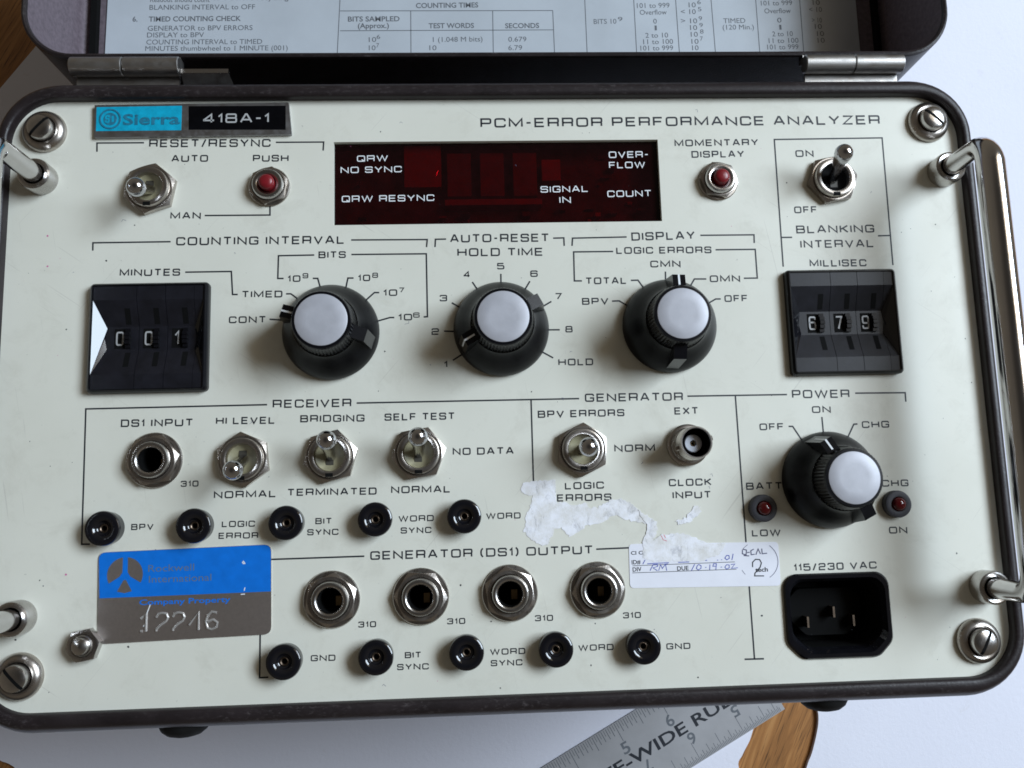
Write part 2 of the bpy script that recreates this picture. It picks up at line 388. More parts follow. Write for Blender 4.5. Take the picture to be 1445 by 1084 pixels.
def red_pane():
    m, t, p = nt('smoked_red_pane')
    tr = t.nodes.new('ShaderNodeBsdfTransparent'); tr.inputs[0].default_value = (.80, .05, .085, 1)
    gl = t.nodes.new('ShaderNodeBsdfGlossy'); gl.inputs[0].default_value = (1, 1, 1, 1); gl.inputs['Roughness'].default_value = .06
    df = t.nodes.new('ShaderNodeBsdfDiffuse'); df.inputs[0].default_value = (.022, .005, .006, 1)
    fr = t.nodes.new('ShaderNodeFresnel'); fr.inputs[0].default_value = 1.42
    v = coords(t)
    mx0 = t.nodes.new('ShaderNodeMixShader')
    t.links.new(ramp(t, noise(t, v, 260, 5, .7), [(.35, .20), (.75, .42)]), mx0.inputs[0])
    t.links.new(tr.outputs[0], mx0.inputs[1]); t.links.new(df.outputs[0], mx0.inputs[2])
    mx = t.nodes.new('ShaderNodeMixShader'); t.links.new(fr.outputs[0], mx.inputs[0]); t.links.new(mx0.outputs[0], mx.inputs[1]); t.links.new(gl.outputs[0], mx.inputs[2])
    t.links.new(mx.outputs[0], t.nodes['Material Output'].inputs[0])
    return m
def torn_paper():
    m, t, p = nt('torn_paper'); v = coords(t)
    t.links.new(mixc(t, ramp(t, noise(t, v, 220, 6, .7), [(.4, 0), (.7, 1)]), (.84, .84, .88), (.66, .64, .60)), p.inputs['Base Color']); p.inputs['Roughness'].default_value = .9
    n = noise(t, scalevec(t, v, (260, 150, 200)), 1.0, 8, .72, .6)
    t.links.new(ramp(t, n, [(.28, .35), (.46, 1)]), p.inputs['Alpha'])
    bump(t, p, n, .45, .0003)
    return m
def white_sheet_mat():
    m, t, p = nt('white_sheet'); v = coords(t)
    a = mixc(t, ramp(t, noise(t, v, 9, 5), [(.3, 0), (.8, 1)]), (.72, .72, .80), (.77, .77, .85))
    st = ramp(t, noise(t, v, 75, 5, .7, .5), [(.64, 0), (.78, .45)])
    t.links.new(mixc(t, st, a, (.55, .52, .50)), p.inputs['Base Color'])
    p.inputs['Roughness'].default_value = .75
    bump(t, p, noise(t, v, 420, 6, .7), .35, .0004)
    return m
M = dict(
 panel=panel_paint(), case=case_paint(), wood=wood(), sheet=white_sheet_mat(), pane=red_pane(), torn=torn_paper(),
 ink=flat('black_ink', (.010, .013, .020), .55), white=flat('white_ink', (.78, .80, .82), .6), pink=flat('pink_stain', (.55, .12, .30), .7),
 blueink=flat('blue_pen_ink', (.03, .06, .40), .6), redink=flat('red_pen', (.7, .15, .2), .7), grayink=flat('grey_stamp_ink', (.10, .10, .17), .7),
 sheetink=flat('grey_print', (.12, .13, .145), .7), greydigit=flat('aged_digit_paint', (.36, .36, .36), .6), stamp=basic('stamped_metal', (.46, .44, .42), .25, .5, .1, 300), greyprint=flat('silver_print', (.42, .42, .42), .5), wall=basic('lavender_side_plate', (.42, .42, .50), .4, 0, .05, 200),
 black=basic('black_plastic', (.004, .004, .0055), .28, 0, .3, 300, .06, 1800, .25),
 blackgloss=basic('glossy_black_plastic', (.006, .006, .008), .09, 0, .2, 300),
 blackmatte=basic('dull_black_plastic', (.0022, .0022, .0032), .30, 0, .4, 260, .10, 1500, .15),
 void=basic('dark_cavity', (.004, .004, .004), .8, 0, .1, 300, 0, 1, .1),  # near-black colour carries the shade inside bores, slots and recesses
 rubber=basic('black_rubber', (.007, .007, .007), .7, 0, .3, 400, .2, 2500, .2),
 chrome=metal('polished_chrome', (.56, .56, .58), .10, .3, 400, .06),
 nickel=metal('tarnished_nickel', (.50, .46, .42), .27, .55, 330, .10),
 steel=metal('dull_steel', (.52, .50, .48), .22, .5, 260, .12),
 hinge=metal('worn_steel_hinge', (.46, .44, .42), .38, .6, 200, .25),
 brass=metal('aged_brass', (.42, .30, .16), .35, .5, 400, .1),
 alu=basic('etched_aluminium', (.66, .60, .57), .40, 1, .07, 1200, .05, 2600), dimletter=flat('dim_lettering', (.10, .15, .22), .5), slotdark=flat('brown_slot_shade', (.045, .04, .03), .6), module=basic('wheel_plastic', (.009, .009, .013), .4, 0, .4, 260, .1, 2000, .35), chromebar=metal('worn_chrome_bar', (.60, .585, .58), .11, .2, 120, .03), contact=metal('dark_contact', (.16, .12, .09), .4, .4, 400, .1),  # dimletter is darker and bluer than the tag metal
 plateframe=metal('plate_frame', (.40, .40, .41), .36, .4, 500, .15),
 rulermetal=basic('satin_ruler_metal', (.40, .395, .405), .45, .25, .10, 60, .06),
 cap=basic('spun_aluminium_cap', (.44, .44, .475), .5, .15, .12, 130, .06, 2600),
 cream=basic('cream_nylon', (.27, .245, .15), .45, 0, .35, 260, .05),
 red=basic('red_plastic', (.19, .008, .013), .35, 0, .25, 400, .05),
 lens=basic('dark_red_lens', (.10, .006, .008), .08, 0, .2, 300),
 grey=basic('grey_plastic', (.038, .038, .048), .55, 0, .2, 300, .1),
 cyan=basic('cyan_enamel', (.004, .36, .55), .28, 0, .18, 500, .25, 700),
 cyandark=basic('teal_relief', (.02, .17, .27), .4, 0, .35, 700, .3, 1500),
 blue=basic('blue_enamel', (.004, .155, .62), .5, 0, .10, 300, .05, 2500, .2),
 label=basic('white_label', (.78, .78, .84), .55, 0, .03, 200, .03),
 refsheet=basic('printed_sheet', (.44, .475, .51), .5, 0, .08, 40, .05),
 lidin=basic('lid_inside_paint', (.125, .098, .115), .6, 0, .3, 700, .35, 1500),
 dielectric=basic('white_dielectric', (.62, .64, .70), .3, 0, .05, 200),
 dark_red=basic('dim_display_digit', (.24, .10, .10), .5, 0, .3, 300), bright_red=basic('display_filter', (.42, .16, .21), .5, 0, .12, 300), board=basic('circuit_board', (.10, .08, .06), .6, 0, .7, 180),
)
# ---------------------------------------------------------------- mesh helpers (all in mm)
class MB:
    def __init__(s): s.v = []; s.f = []; s.m = []; s.sm = []; s.mats = []
    def mi(s, mat):
        if mat not in s.mats: s.mats.append(mat)
        return s.mats.index(mat)
    def add(s, vs, fs, mat, smooth=False):
        o = len(s.v); s.v += [tuple(v) for v in vs]; k = s.mi(mat)
        for f in fs: s.f.append(tuple(i + o for i in f)); s.m.append(k); s.sm.append(smooth)
    def lathe(s, prof, mat, n=40, c=(0, 0), smooth=True, a0=0, close_top=False, close_bot=False):
        vs = []; fs = []
        for r, z in prof:
            for i in range(n):
                a = a0 + 2 * pi * i / n; vs.append((c[0] + r * cos(a), c[1] + r * sin(a), z))
        for k in range(len(prof) - 1):
            for i in range(n):
                j = (i + 1) % n; fs.append((k * n + i, k * n + j, (k + 1) * n + j, (k + 1) * n + i))
        s.add(vs, fs, mat, smooth)
        L = (len(prof) - 1) * n
        if close_top: s.add(vs[L:], [tuple(range(n))], mat)
        if close_bot: s.add(vs[:n], [tuple(reversed(range(n)))], mat)
    def rings(s, rings, mat, smooth=True, cap0=False, cap1=False):
        n = len(rings[0]); vs = [v for r in rings for v in r]; fs = []
        for k in range(len(rings) - 1):
            for i in range(n):
                j = (i + 1) % n; fs.append((k * n + i, k * n + j, (k + 1) * n + j, (k + 1) * n + i))
        s.add(vs, fs, mat, smooth)
        if cap0: s.add(rings[0], [tuple(reversed(range(n)))], mat)
        if cap1: s.add(rings[-1], [tuple(range(n))], mat)
    def prism(s, poly, z0, z1, mat, holes=(), sidemat=None, ch=0):
        loops = [poly] + list(holes); flatp = [p for l in loops for p in l]
        tris = tessellate_polygon([[Vector((p[0], p[1], 0)) for p in l] for l in loops])
        top = []
        for t in tris:
            a, b_, c = (flatp[i] for i in t)
            cr = (b_[0] - a[0]) * (c[1] - a[1]) - (b_[1] - a[1]) * (c[0] - a[0])
            if abs(cr) < 1e-9: continue
            top.append(tuple(t) if cr > 0 else tuple(reversed(t)))
        s.add([(p[0], p[1], z1) for p in flatp], top, mat)
        if z0 is None: return
        s.add([(p[0], p[1], z0) for p in flatp], [tuple(reversed(t)) for t in top], mat)
        for l in loops:
            n = len(l); ar = sum(l[i][0] * l[(i + 1) % n][1] - l[(i + 1) % n][0] * l[i][1] for i in range(n))
            vs = [(p[0], p[1], z0) for p in l] + [(p[0], p[1], z1) for p in l]
            fs = []
            for i in range(n):
                j = (i + 1) % n; q = (i, j, n + j, n + i)
                if (ar < 0) == (l is poly): q = tuple(reversed(q))
                fs.append(q)
            s.add(vs, fs, sidemat or mat)
    def box(s, x0, x1, y0, y1, z0, z1, mat):
        v = [(x, y, z) for z in (z0, z1) for y in (y0, y1) for x in (x0, x1)]
        s.add(v, [(0, 2, 3, 1), (4, 5, 7, 6), (0, 1, 5, 4), (2, 6, 7, 3), (0, 4, 6, 2), (1, 3, 7, 5)], mat)
    def tube(s, path, radii, mat, n=20, caps=True):
        rings = []; P = [Vector(p) for p in path]
        d0 = (P[1] - P[0]).normalized(); up = Vector((0, 0, 1)) if abs(d0.z) < .9 else Vector((0, 1, 0))
        u = d0.cross(up).normalized()
        for i, p in enumerate(P):
            d = (P[min(i + 1, len(P) - 1)] - P[max(i - 1, 0)]).normalized()
            u = (u - d * u.dot(d)).normalized(); v_ = d.cross(u)
            r = radii[i] if isinstance(radii, (list, tuple)) else radii
            rings.append([tuple(p + u * (r * cos(2 * pi * k / n)) + v_ * (r * sin(2 * pi * k / n))) for k in range(n)])
        s.rings(rings, mat, True, caps, caps)
    def build(s, name, parent=None, at=(0, 0, 0)):
        me = bpy.data.meshes.new(name)
        me.from_pydata([(x * MM, y * MM, z * MM) for x, y, z in s.v], [], s.f)
        for k in s.mats: me.materials.append(M[k])
        me.polygons.foreach_set('material_index', s.m); me.polygons.foreach_set('use_smooth', s.sm)
        me.update()
        if any(s.sm) :
            try: me.set_sharp_from_angle(angle=radians(38))
            except Exception: pass
        return link(name, me, parent, at)
def link(name, me, parent, at=(0, 0, 0)):
    o = bpy.data.objects.new(name, me); COL.objects.link(o)
    put(o, parent, at); return o
POS = {}
def put(o, parent, at):           # 'at' in mm; top-level: panel coordinates, children: relative to the parent
    if parent is not None: o.parent = parent
    o.location = Vector(at) * MM
def copy_tree(o, at, rz=None):
    c = o.copy(); COL.objects.link(c); c.location = Vector(at) * MM
    if rz is not None: c.rotation_euler = (0, 0, rz)
    for ch in list(o.children):
        d = ch.copy(); COL.objects.link(d); d.parent = c
    return c
def rrect(x0, x1, y0, y1, r, n=8):
    out = []
    for cx, cy, a in ((x1 - r, y1 - r, 0), (x0 + r, y1 - r, 90), (x0 + r, y0 + r, 180), (x1 - r, y0 + r, 270)):
        for i in range(n + 1):
            t = radians(a + 90 * i / n); out.append((cx + r * cos(t), cy + r * sin(t)))
    return out
def rpoly(pts, r, n=6):
    out = []; N = len(pts)
    for i in range(N):
        p = Vector(pts[i]); a = Vector(pts[i - 1]); b = Vector(pts[(i + 1) % N])
        d1 = (a - p).normalized(); d2 = (b - p).normalized()
        for k in range(n + 1):
            t = k / n; q0 = p + d1 * r * (1 - t) ; 
            A = p + d1 * r; B = p + d2 * r
            q = A * (1 - t) ** 2 + p * 2 * t * (1 - t) + B * t * t
            out.append((q.x, q.y))
    return out
def hexpts(R, a0=0): return [(R * cos(radians(a0 + 60 * i)), R * sin(radians(a0 + 60 * i))) for i in range(6)]
def hexnut(mb, R, rin, z0, z1, mat, a0=0, cham=.9):
    # chamfered hexagonal nut with a round bore, n segments per side
    n = 60; af = R * cos(pi / 6); out = []
    for i in range(n):
        a = 2 * pi * i / n; k = (a + pi / 6) % (pi / 3) - pi / 6      # angle from flat middle when vertex at 30deg
        out.append((a, af / cos(k)))
    def ring(f, z): return [(f(r) * cos(a + radians(a0 + 30)), f(r) * sin(a + radians(a0 + 30)), z if not callable(z) else z(r)) for a, r in out]
    zc = lambda r: z1 - max(0, (r - af * .985)) * .6
    mb.rings([ring(lambda r: r, z0), ring(lambda r: r, zc)], mat, False)
    mb.rings([ring(lambda r: r, zc), ring(lambda r: af * .97, z1), ring(lambda r: rin + .25, z1), ring(lambda r: rin, z1 - .4), ring(lambda r: rin, z0)], mat, False)
# ---- wide squared stroke lettering -------------------------------------------------
R_ = .27
GL = {
 'A': (1.12, [[(0, 0), (.44, 1), (.56, 1), (1, 0)], [(.16, .31), (.84, .31)]]),
 'B': (1.08, [[(.0, .53), (.96, .53, .16), (.96, 1, .2), (0, 1), (0, 0), (1, 0, .22), (1, .53, .22), (.6, .53)]]),
 'C': (1.08, [[(1, .70), (1, 1, R_), (0, 1, R_), (0, 0, R_), (1, 0, R_), (1, .30)]]),
 'D': (1.1, [[(.5, 0), (0, 0), (0, 1), (1, 1, .32), (1, 0, .32), (.5, 0)]]),
 'E': (.98, [[(1, 0), (0, 0), (0, 1), (1, 1)], [(0, .51), (.92, .51)]]),
 'F': (.95, [[(0, 0), (0, 1), (1, 1)], [(0, .49), (.9, .49)]]),
 'G': (1.12, [[(1, .72), (1, 1, R_), (0, 1, R_), (0, 0, R_), (1, 0, .2), (1, .46), (.55, .46)]]),
 'H': (1.12, [[(0, 0), (0, 1)], [(1, 0), (1, 1)], [(0, .5), (1, .5)]]),
 'I': (.13, [[(.5, 0), (.5, 1)]]),
 'K': (1.05, [[(0, 0), (0, 1)], [(1, 1), (.1, .48)], [(.3, .60), (1, 0)]]),
 'L': (.92, [[(0, 1), (0, 0), (1, 0)]]),
 'M': (1.32, [[(0, 0), (0, 1), (.5, .12), (1, 1), (1, 0)]]),
 'N': (1.12, [[(0, 0), (0, 1), (1, 0), (1, 1)]]),
 'O': (1.14, [[(.5, 0), (0, 0, .30), (0, 1, .30), (1, 1, .30), (1, 0, .30), (.5, 0)]]),
 'P': (1.04, [[(0, 0), (0, 1), (1, 1, .22), (1, .44, .22), (0, .44)]]),
 'Q': (1.14, [[(.5, 0), (0, 0, .30), (0, 1, .30), (1, 1, .30), (1, 0, .30), (.5, 0)], [(.58, .30), (1.04, -.04)]]),
 'R': (1.08, [[(0, 0), (0, 1), (1, 1, .2), (1, .46, .2), (0, .46)], [(.6, .46), (.97, .46, .14), (.97, 0)]]),
 'S': (1.06, [[(1, .74), (1, 1, .2), (0, 1, .22), (0, .52, .22), (1, .52, .22), (1, 0, .22), (0, 0, .2), (0, .26)]]),
 'T': (1.02, [[(0, 1), (1, 1)], [(.5, 1), (.5, 0)]]),
 'U': (1.12, [[(0, 1), (0, 0, R_), (1, 0, R_), (1, 1)]]),
 'V': (1.1, [[(0, 1), (.5, 0), (1, 1)]]),
 'W': (1.6, [[(0, 1), (.25, 0), (.5, 1), (.75, 0), (1, 1)]]),
 'X': (1.05, [[(0, 0), (1, 1)], [(0, 1), (1, 0)]]),
 'Y': (1.08, [[(0, 1), (.5, .42), (1, 1)], [(.5, .42), (.5, 0)]]),
 'Z': (1.05, [[(0, 1), (1, 1), (0, 0), (1, 0)]]),
 '0': (1.02, [[(.5, 0), (0, 0, .28), (0, 1, .28), (1, 1, .28), (1, 0, .28), (.5, 0)]]),
 '1': (.42, [[(0, .70), (.95, 1), (.95, 0)]]),
 '2': (1.0, [[(0, .74), (0, 1, .2), (1, 1, .22), (1, .5, .22), (0, .5, .22), (0, 0), (1, 0)]]),
 '3': (1.0, [[(0, .76), (0, 1, .2), (1, 1, .2), (1, .53, .2), (.3, .53)], [(.5, .53), (1, .53, .2), (1, 0, .22), (0, 0, .2), (0, .24)]]),
 '4': (1.05, [[(.74, 0), (.74, 1), (0, .30), (0, .24), (1, .24)]]),
 '5': (1.0, [[(.96, 1), (.03, 1), (0, .58), (1, .58, .24), (1, 0, .24), (0, 0, .2), (0, .22)]]),
 '6': (1.02, [[(1, .76), (1, 1, .22), (0, 1, .26), (0, 0, .26), (1, 0, .24), (1, .56, .22), (0, .56)]]),
 '7': (.95, [[(0, 1), (1, 1), (.35, 0)]]),
 '8': (1.05, [[(.5, .53), (0.03, .53, .2), (0.03, 1, .2), (.97, 1, .2), (.97, .53, .2), (.5, .53)], [(.5, 0), (0, 0, .22), (0, .53, .22), (1, .53, .22), (1, 0, .22), (.5, 0)]]),
 '9': (1.02, [[(0, .24), (0, 0, .22), (1, 0, .26), (1, 1, .26), (0, 1, .24), (0, .44, .22), (1, .44)]]),
 '-': (.55, [[(0, .47), (1, .47)]]),
 '/': (.62, [[(0, -.06), (1, 1.06)]]),
 '(': (.40, [[(1, 1.1), (.15, .85, .3), (0, .5, .3), (.15, .15, .3), (1, -.1)]]),
 ')': (.40, [[(0, 1.1), (.85, .85, .3), (1, .5, .3), (.85, .15, .3), (0, -.1)]]),
 '.': (.14, [[(.5, 0), (.5, .12)]]),
 '#': (1.0, [[(.2, 0), (.4, 1)], [(.65, 0), (.85, 1)], [(0, .33), (1, .33)], [(0, .68), (1, .68)]]),
}
def smooth_path(pts, sx):
    P = [Vector((p[0], p[1])) for p in pts]; R = [(p[2] if len(p) > 2 else 0) for p in pts]; out = []
    for i, p in enumerate(P):
        if R[i] and 0 < i < len(P) - 1:
            a = P[i - 1] - p; b = P[i + 1] - p
            r1 = min(R[i], a.length * .5 if len(pts[i - 1]) > 2 else a.length); r2 = min(R[i], b.length * .5 if (len(pts[i + 1]) > 2) else b.length)
            A = p + a.normalized() * r1; B = p + b.normalized() * r2
            for k in range(6):
                t = k / 5; q = A * (1 - t) ** 2 + p * 2 * t * (1 - t) * 1.0 + B * t * t
                # pull towards a squarer superellipse corner
                q = q + (p - q) * .18 * (4 * t * (1 - t))
                out.append(q)
        else: out.append(p)
    res = [out[0]]
    for q in out[1:]:
        if (q - res[-1]).length > 1e-4: res.append(q)
    return res
def ribbon(mb, pts, t, z, mat):
    """flat line of width t along 2-D points"""
    P = [Vector(p) for p in pts]; n = len(P); L = []; R = []
    closed = (P[0] - P[-1]).length < 1e-3
    for i in range(n):
        if closed: a = P[i - 1] if i > 0 else P[n - 2]; b = P[i + 1] if i < n - 1 else P[1]
        else: a = P[i - 1] if i > 0 else None; b = P[i + 1] if i < n - 1 else None
        d1 = (P[i] - a).normalized() if a is not None else None; d2 = (b - P[i]).normalized() if b is not None else None
        if d1 is None: d1 = d2
        if d2 is None: d2 = d1
        n1 = Vector((-d1.y, d1.x)); n2 = Vector((-d2.y, d2.x)); m = n1 + n2
        if m.length < 1e-4: m = n1
        m.normalize(); k = min(1.9, 1 / max(.2, m.dot(n1)))
        L.append(P[i] + m * (t / 2 * k)); R.append(P[i] - m * (t / 2 * k))
    vs = [(p.x, p.y, z) for p in R] + [(p.x, p.y, z) for p in L]
    mb.add(vs, [(i, i + 1, n + i + 1, n + i) for i in range(n - 1)], mat)
def stroke_text(mb, s, x0, y0, x1, y1, cap, z, mat, wt=.145, track=.27, space=.62, slant=0):
    t = wt * cap; adv = []; x = 0
    for ch in s:
        if ch == ' ': x += space; adv.append(None); continue
        wd = GL[ch][0]; adv.append((x, wd)); x += wd + track
    total = (x - track) * cap
    d = Vector((x1 - x0, y1 - y0)); k = d.length / total; d.normalize(); nrm = Vector((-d.y, d.x)); o = Vector((x0, y0)); zi = 0
    for ch, a in zip(s, adv):
        if a is None: continue
        for st in GL[ch][1]:
            W = a[1] * cap * k - t; H = cap - t; wdn = a[1]
            pts = smooth_path([(p[0] * wdn, p[1]) + tuple(p[2:]) for p in st], 1)
            q = []
            for p in pts:
                X = a[0] * cap * k + t / 2 + p.x / wdn * W if W > .02 else a[0] * cap * k + a[1] * cap * k / 2
                Y = t / 2 + p.y * H; X += slant * Y
                q.append(o + d * X + nrm * Y)
            ribbon(mb, q, t, z + (zi % 4) * .006, mat); zi += 1
FONTCACHE = {}
def font_text(mb, s, x0, y0, x1, y1, cap, z, mat, bold=0, slant=0, flip=False):
    cu = bpy.data.curves.new('tmp', 'FONT'); cu.body = s; cu.resolution_u = 3; cu.offset = .018 if bold else 0.0; cu.shear = slant
    ob = bpy.data.objects.new('tmp', cu); me = ob.to_mesh()
    vs = [v.co.copy() for v in me.vertices]; fs = [tuple(p.vertices) for p in me.polygons]
    ob.to_mesh_clear(); bpy.data.objects.remove(ob); bpy.data.curves.remove(cu)
    if not vs: return
    a = min(v.x for v in vs); b = max(v.x for v in vs); d = Vector((x1 - x0, y1 - y0)); k = d.length / (b - a); ky = cap / .70
    d.normalize(); n = Vector((-d.y, d.x)); o = Vector((x0, y0))
    out = []
    for v in vs:
        q = o + d * ((v.x - a) * k) + n * (v.y * ky); out.append((q.x, q.y, z))
    mb.add(out, fs, mat)
def disc(mb, x, y, r, z, mat, n=9, jit=.25):
    pts = [(x + r * (1 + random.uniform(-jit, jit)) * cos(2 * pi * i / n), y + r * (1 + random.uniform(-jit, jit)) * sin(2 * pi * i / n)) for i in range(n)]
    mb.add([(p[0], p[1], z) for p in pts], [tuple(range(n))], mat)
def tag(o, label=None, cat=None, kind=None, group=None):
    if label: o['label'] = label
    if cat: o['category'] = cat
    if kind: o['kind'] = kind
    if group: o['group'] = group
    return o
# ================================================================ setting
mb = MB(); mb.prism([(-1100, -800), (1100, -800), (1100, 1000), (-1100, 1000)], -42, -2.2, 'wood')
tag(mb.build('table', None, (0, 0, 0)), 'brown oak table top under the white sheet', 'table', 'structure')
mb = MB()
e = (15.43, 21.2)
paper = [(-242.53 - e[0] * 22, 210.6 - e[1] * 22), (-560, -520), (640, -520), (640, 560), (-242.53 + e[0] * 16.5, 210.6 + e[1] * 16.5)]
def curve(pts, n=5):
    out = []; N = len(pts)
    for i in range(N):
        p0, p1, p2, p3 = (Vector(pts[(i + k - 1) % N]) for k in range(4))
        for j in range(n):
            t = j / n; q = .5 * ((2 * p1) + (p2 - p0) * t + (2 * p0 - 5 * p1 + 4 * p2 - p3) * t * t + (3 * p1 - p0 - 3 * p2 + p3) * t ** 3); out.append((q.x, q.y))
    return out
hole = curve(HOLE + [(143, -186), (134, -192), (122, -184)])
hole2 = curve([(-243, -149.6), (-238, -150.3), (-234.5, -151.8), (-231.8, -154.5), (-231, -162), (-236, -170), (-246, -172), (-252, -160)])
mb.prism(paper, -2.2, 0, 'sheet', [hole, hole2])
tag(mb.build('white_sheet'), 'white sheet with small oval cutouts spread over the wooden table under the instrument', 'sheet')
# ================================================================ ruler
d = Vector((RULER[1][0] - RULER[0][0], RULER[1][1] - RULER[0][1])).normalized(); n_ = Vector((-d.y, d.x))
U0 = Vector(RULER[4]); inch = 25.4
top_off = (Vector(RULER[0]) - U0).dot(n_); low_off = (Vector(RULER[2]) - U0).dot(n_)
s5 = 0.0
def rp(s, t): q = U0 + d * s + n_ * t; return (q.x, q.y)
rl = bpy.data.objects.new('steel_ruler', None); COL.objects.link(rl); rl.location = (0, 0, .00005)
tag(rl, 'wide grey metal ruler with black numbers lying slanted on the white sheet below the instrument', 'ruler')
mb = MB(); mb.prism([rp(-130, low_off), rp(78, low_off), rp(78, top_off), rp(-130, top_off)], 0.05, 0.9, 'rulermetal')
rz = .93
for k in range(-48, 29):
    s = k * inch / 10 + .6
    L = 9.5 if k % 10 == 0 else 7.4 if k % 5 == 0 else 5.6
    ribbon(mb, [rp(s, top_off - .3), rp(s, top_off - L)], .34, rz, 'sheetink')
    s += inch / 20; ribbon(mb, [rp(s, top_off - .3), rp(s, top_off - 3.4)], .26, rz, 'sheetink')
o6 = (Vector(RULER[6]) - U0).dot(d)
for k in range(-90, 120):
    s = o6 + k * inch / 32 - 1.6
    if s > 76: break
    L = 10.0 if k % 32 == 0 else 8.0 if k % 16 == 0 else 6.0 if k % 8 == 0 else 4.4 if k % 4 == 0 else 3.2 if k % 2 == 0 else 2.2
    ribbon(mb, [rp(s, low_off + .3), rp(s, low_off + L)], .27, rz, 'sheetink')
for num, k in (('4', -1), ('5', 0), ('6', 1), ('7', 2)):
    a = rp(k * inch - 2.1, -2.6); b2 = rp(k * inch + 1.9, -2.6); font_text(mb, num, *a, *b2, 5.6, rz, 'sheetink', 1)
c6 = (Vector(RULER[6]) - U0).dot(n_)
for num, k in (('8', -2), ('7', -1), ('6', 0), ('5', 1)):
    a = rp(o6 + k * inch + 2.0, c6 + 2.7); b2 = rp(o6 + k * inch - 2.0, c6 + 2.7); font_text(mb, num, *a, *b2, 5.4, rz, 'sheetink', 1)
te = [(Vector(q) - U0).dot(d) for q in RULER[8:11]]; tn = [(Vector(q) - U0).dot(n_) for q in RULER[8:11]]
a = rp(te[0] - 29.5, tn[0] - 3.4); b2 = rp(te[2] + 12, tn[0] - 3.4 )
font_text(mb, 'SAFE-WIDE RULE', *rp(te[0] - 36, tn[0] - 2.3), *rp(te[2] + 10.5, tn[0] - 2.3), 5.6, rz, 'ink', 1)
mb.build('ruler_blade', rl)
# ================================================================ the analyzer
root = bpy.data.objects.new('error_analyzer', None); COL.objects.link(root); root.location = (0, 0, 0)
tag(root, 'open portable error analyzer with cream control panel in a dark case on white sheet', 'test instrument')
PZ = (0, 0, T)
def part(mb, name, at=(0, 0), z=0): return mb.build(name, root, (at[0], at[1], T + z))
# ---- case
def lerp_ring(A, B, t, z): return [(a[0] + (b_[0] - a[0]) * t, a[1] + (b_[1] - a[1]) * t, z) for a, b_ in zip(A, B)]
inner = rrect(-152.6, 147.3, -90.8, 91.9, 14, 12); outer = rrect(-157.3, 152.0, -96.8, 98.0, 19.5, 12)
mb = MB()
prof = [(.02, -4), (0, 2.6), (.07, 3.2), (.2, 3.5), (.42, 3.45), (.56, 3.15), (.68, 2.5), (.82, 1.2), (.93, -.4), (1, -2.5), (1, -6.5), (.96, -7.5), (.86, -8), (.86, -170), (.8, -178), (.6, -179.6), (.5, -180)]
mb.rings([lerp_ring(inner, outer, t, z) for t, z in prof], 'case', True, False, False)
mb.add([(p[0], p[1], -180) for p in [(a[0] + (b_[0] - a[0]) * .5, a[1] + (b_[1] - a[1]) * .5) for a, b_ in zip(inner, outer)]], [tuple(reversed(range(len(inner))))], 'case')
case = part(mb, 'case')
# ---- front panel with cutouts, print and specks
WA = (sum(p[0] for p in WHEELA) / 4, sum(p[1] for p in WHEELA) / 4); WB = (sum(p[0] for p in WHEELB) / 4, sum(p[1] for p in WHEELB) / 4)
WINR = (-54.0, 48.95, 50.95, 78.1)
IN = (95.3, -71.75)
holes = [[(WINR[0], WINR[2]), (WINR[1], WINR[2]), (WINR[1], WINR[3]), (WINR[0], WINR[3])]]
for c in (WA, WB): holes.append([(c[0] - 16.2, c[1] - 15.2), (c[0] + 16.2, c[1] - 15.2), (c[0] + 16.2, c[1] + 15.2), (c[0] - 16.2, c[1] + 15.2)])
for c in PHONES: holes.append([(c[0] + 4.6 * cos(2 * pi * i / 20), c[1] + 4.6 * sin(2 * pi * i / 20)) for i in range(20)])
holes.append(rpoly([(IN[0] + x, IN[1] + y) for x, y in ((-10, -10.6), (10, -10.6), (14.4, -6.2), (14.4, 8.4), (12.2, 10.6), (-12.2, 10.6), (-14.4, 8.4), (-14.4, -6.2))], 1, 2))
mb = MB(); mb.prism(rrect(-152.8, 147.5, -91.0, 92.1, 14, 12), -1.6, 0, 'panel', holes)
for s, x0, y0, x1, y1, c in TEXTS:
    if s == '1': y1 = y0
    wt = .145 if c > 2.2 else .155
    stroke_text(mb, s, x0, y0 - .1, x1, y1 - .1, c + .16, .03, 'ink', wt * 1.24)
for l in LINES: ribbon(mb, l, .48, .026, 'ink')
for i, p in enumerate(SPECKS): disc(mb, p[0], p[1], random.choice([.14, .2, .24, .3]) if i > 2 else .32, .03, 'ink' if i > 2 else 'pink')
for i in range(110): disc(mb, random.uniform(-150, 145), random.uniform(-88, 88), random.uniform(.05, .13), .03, 'ink' if random.random() < .8 else 'pink', 6, .4)
for i in range(26):
    x, y = random.uniform(-148, 140), random.uniform(-88, 88); a = random.uniform(0, pi); L = random.uniform(.4, 1.3)
    ribbon(mb, [(x, y), (x + L * cos(a) + .2, y + L * sin(a)), (x + L * cos(a + .5) * 1.3 + .2, y + L * sin(a + .5) * 1.3)], .09, .03, 'grayink')
panel = part(mb, 'front_panel')
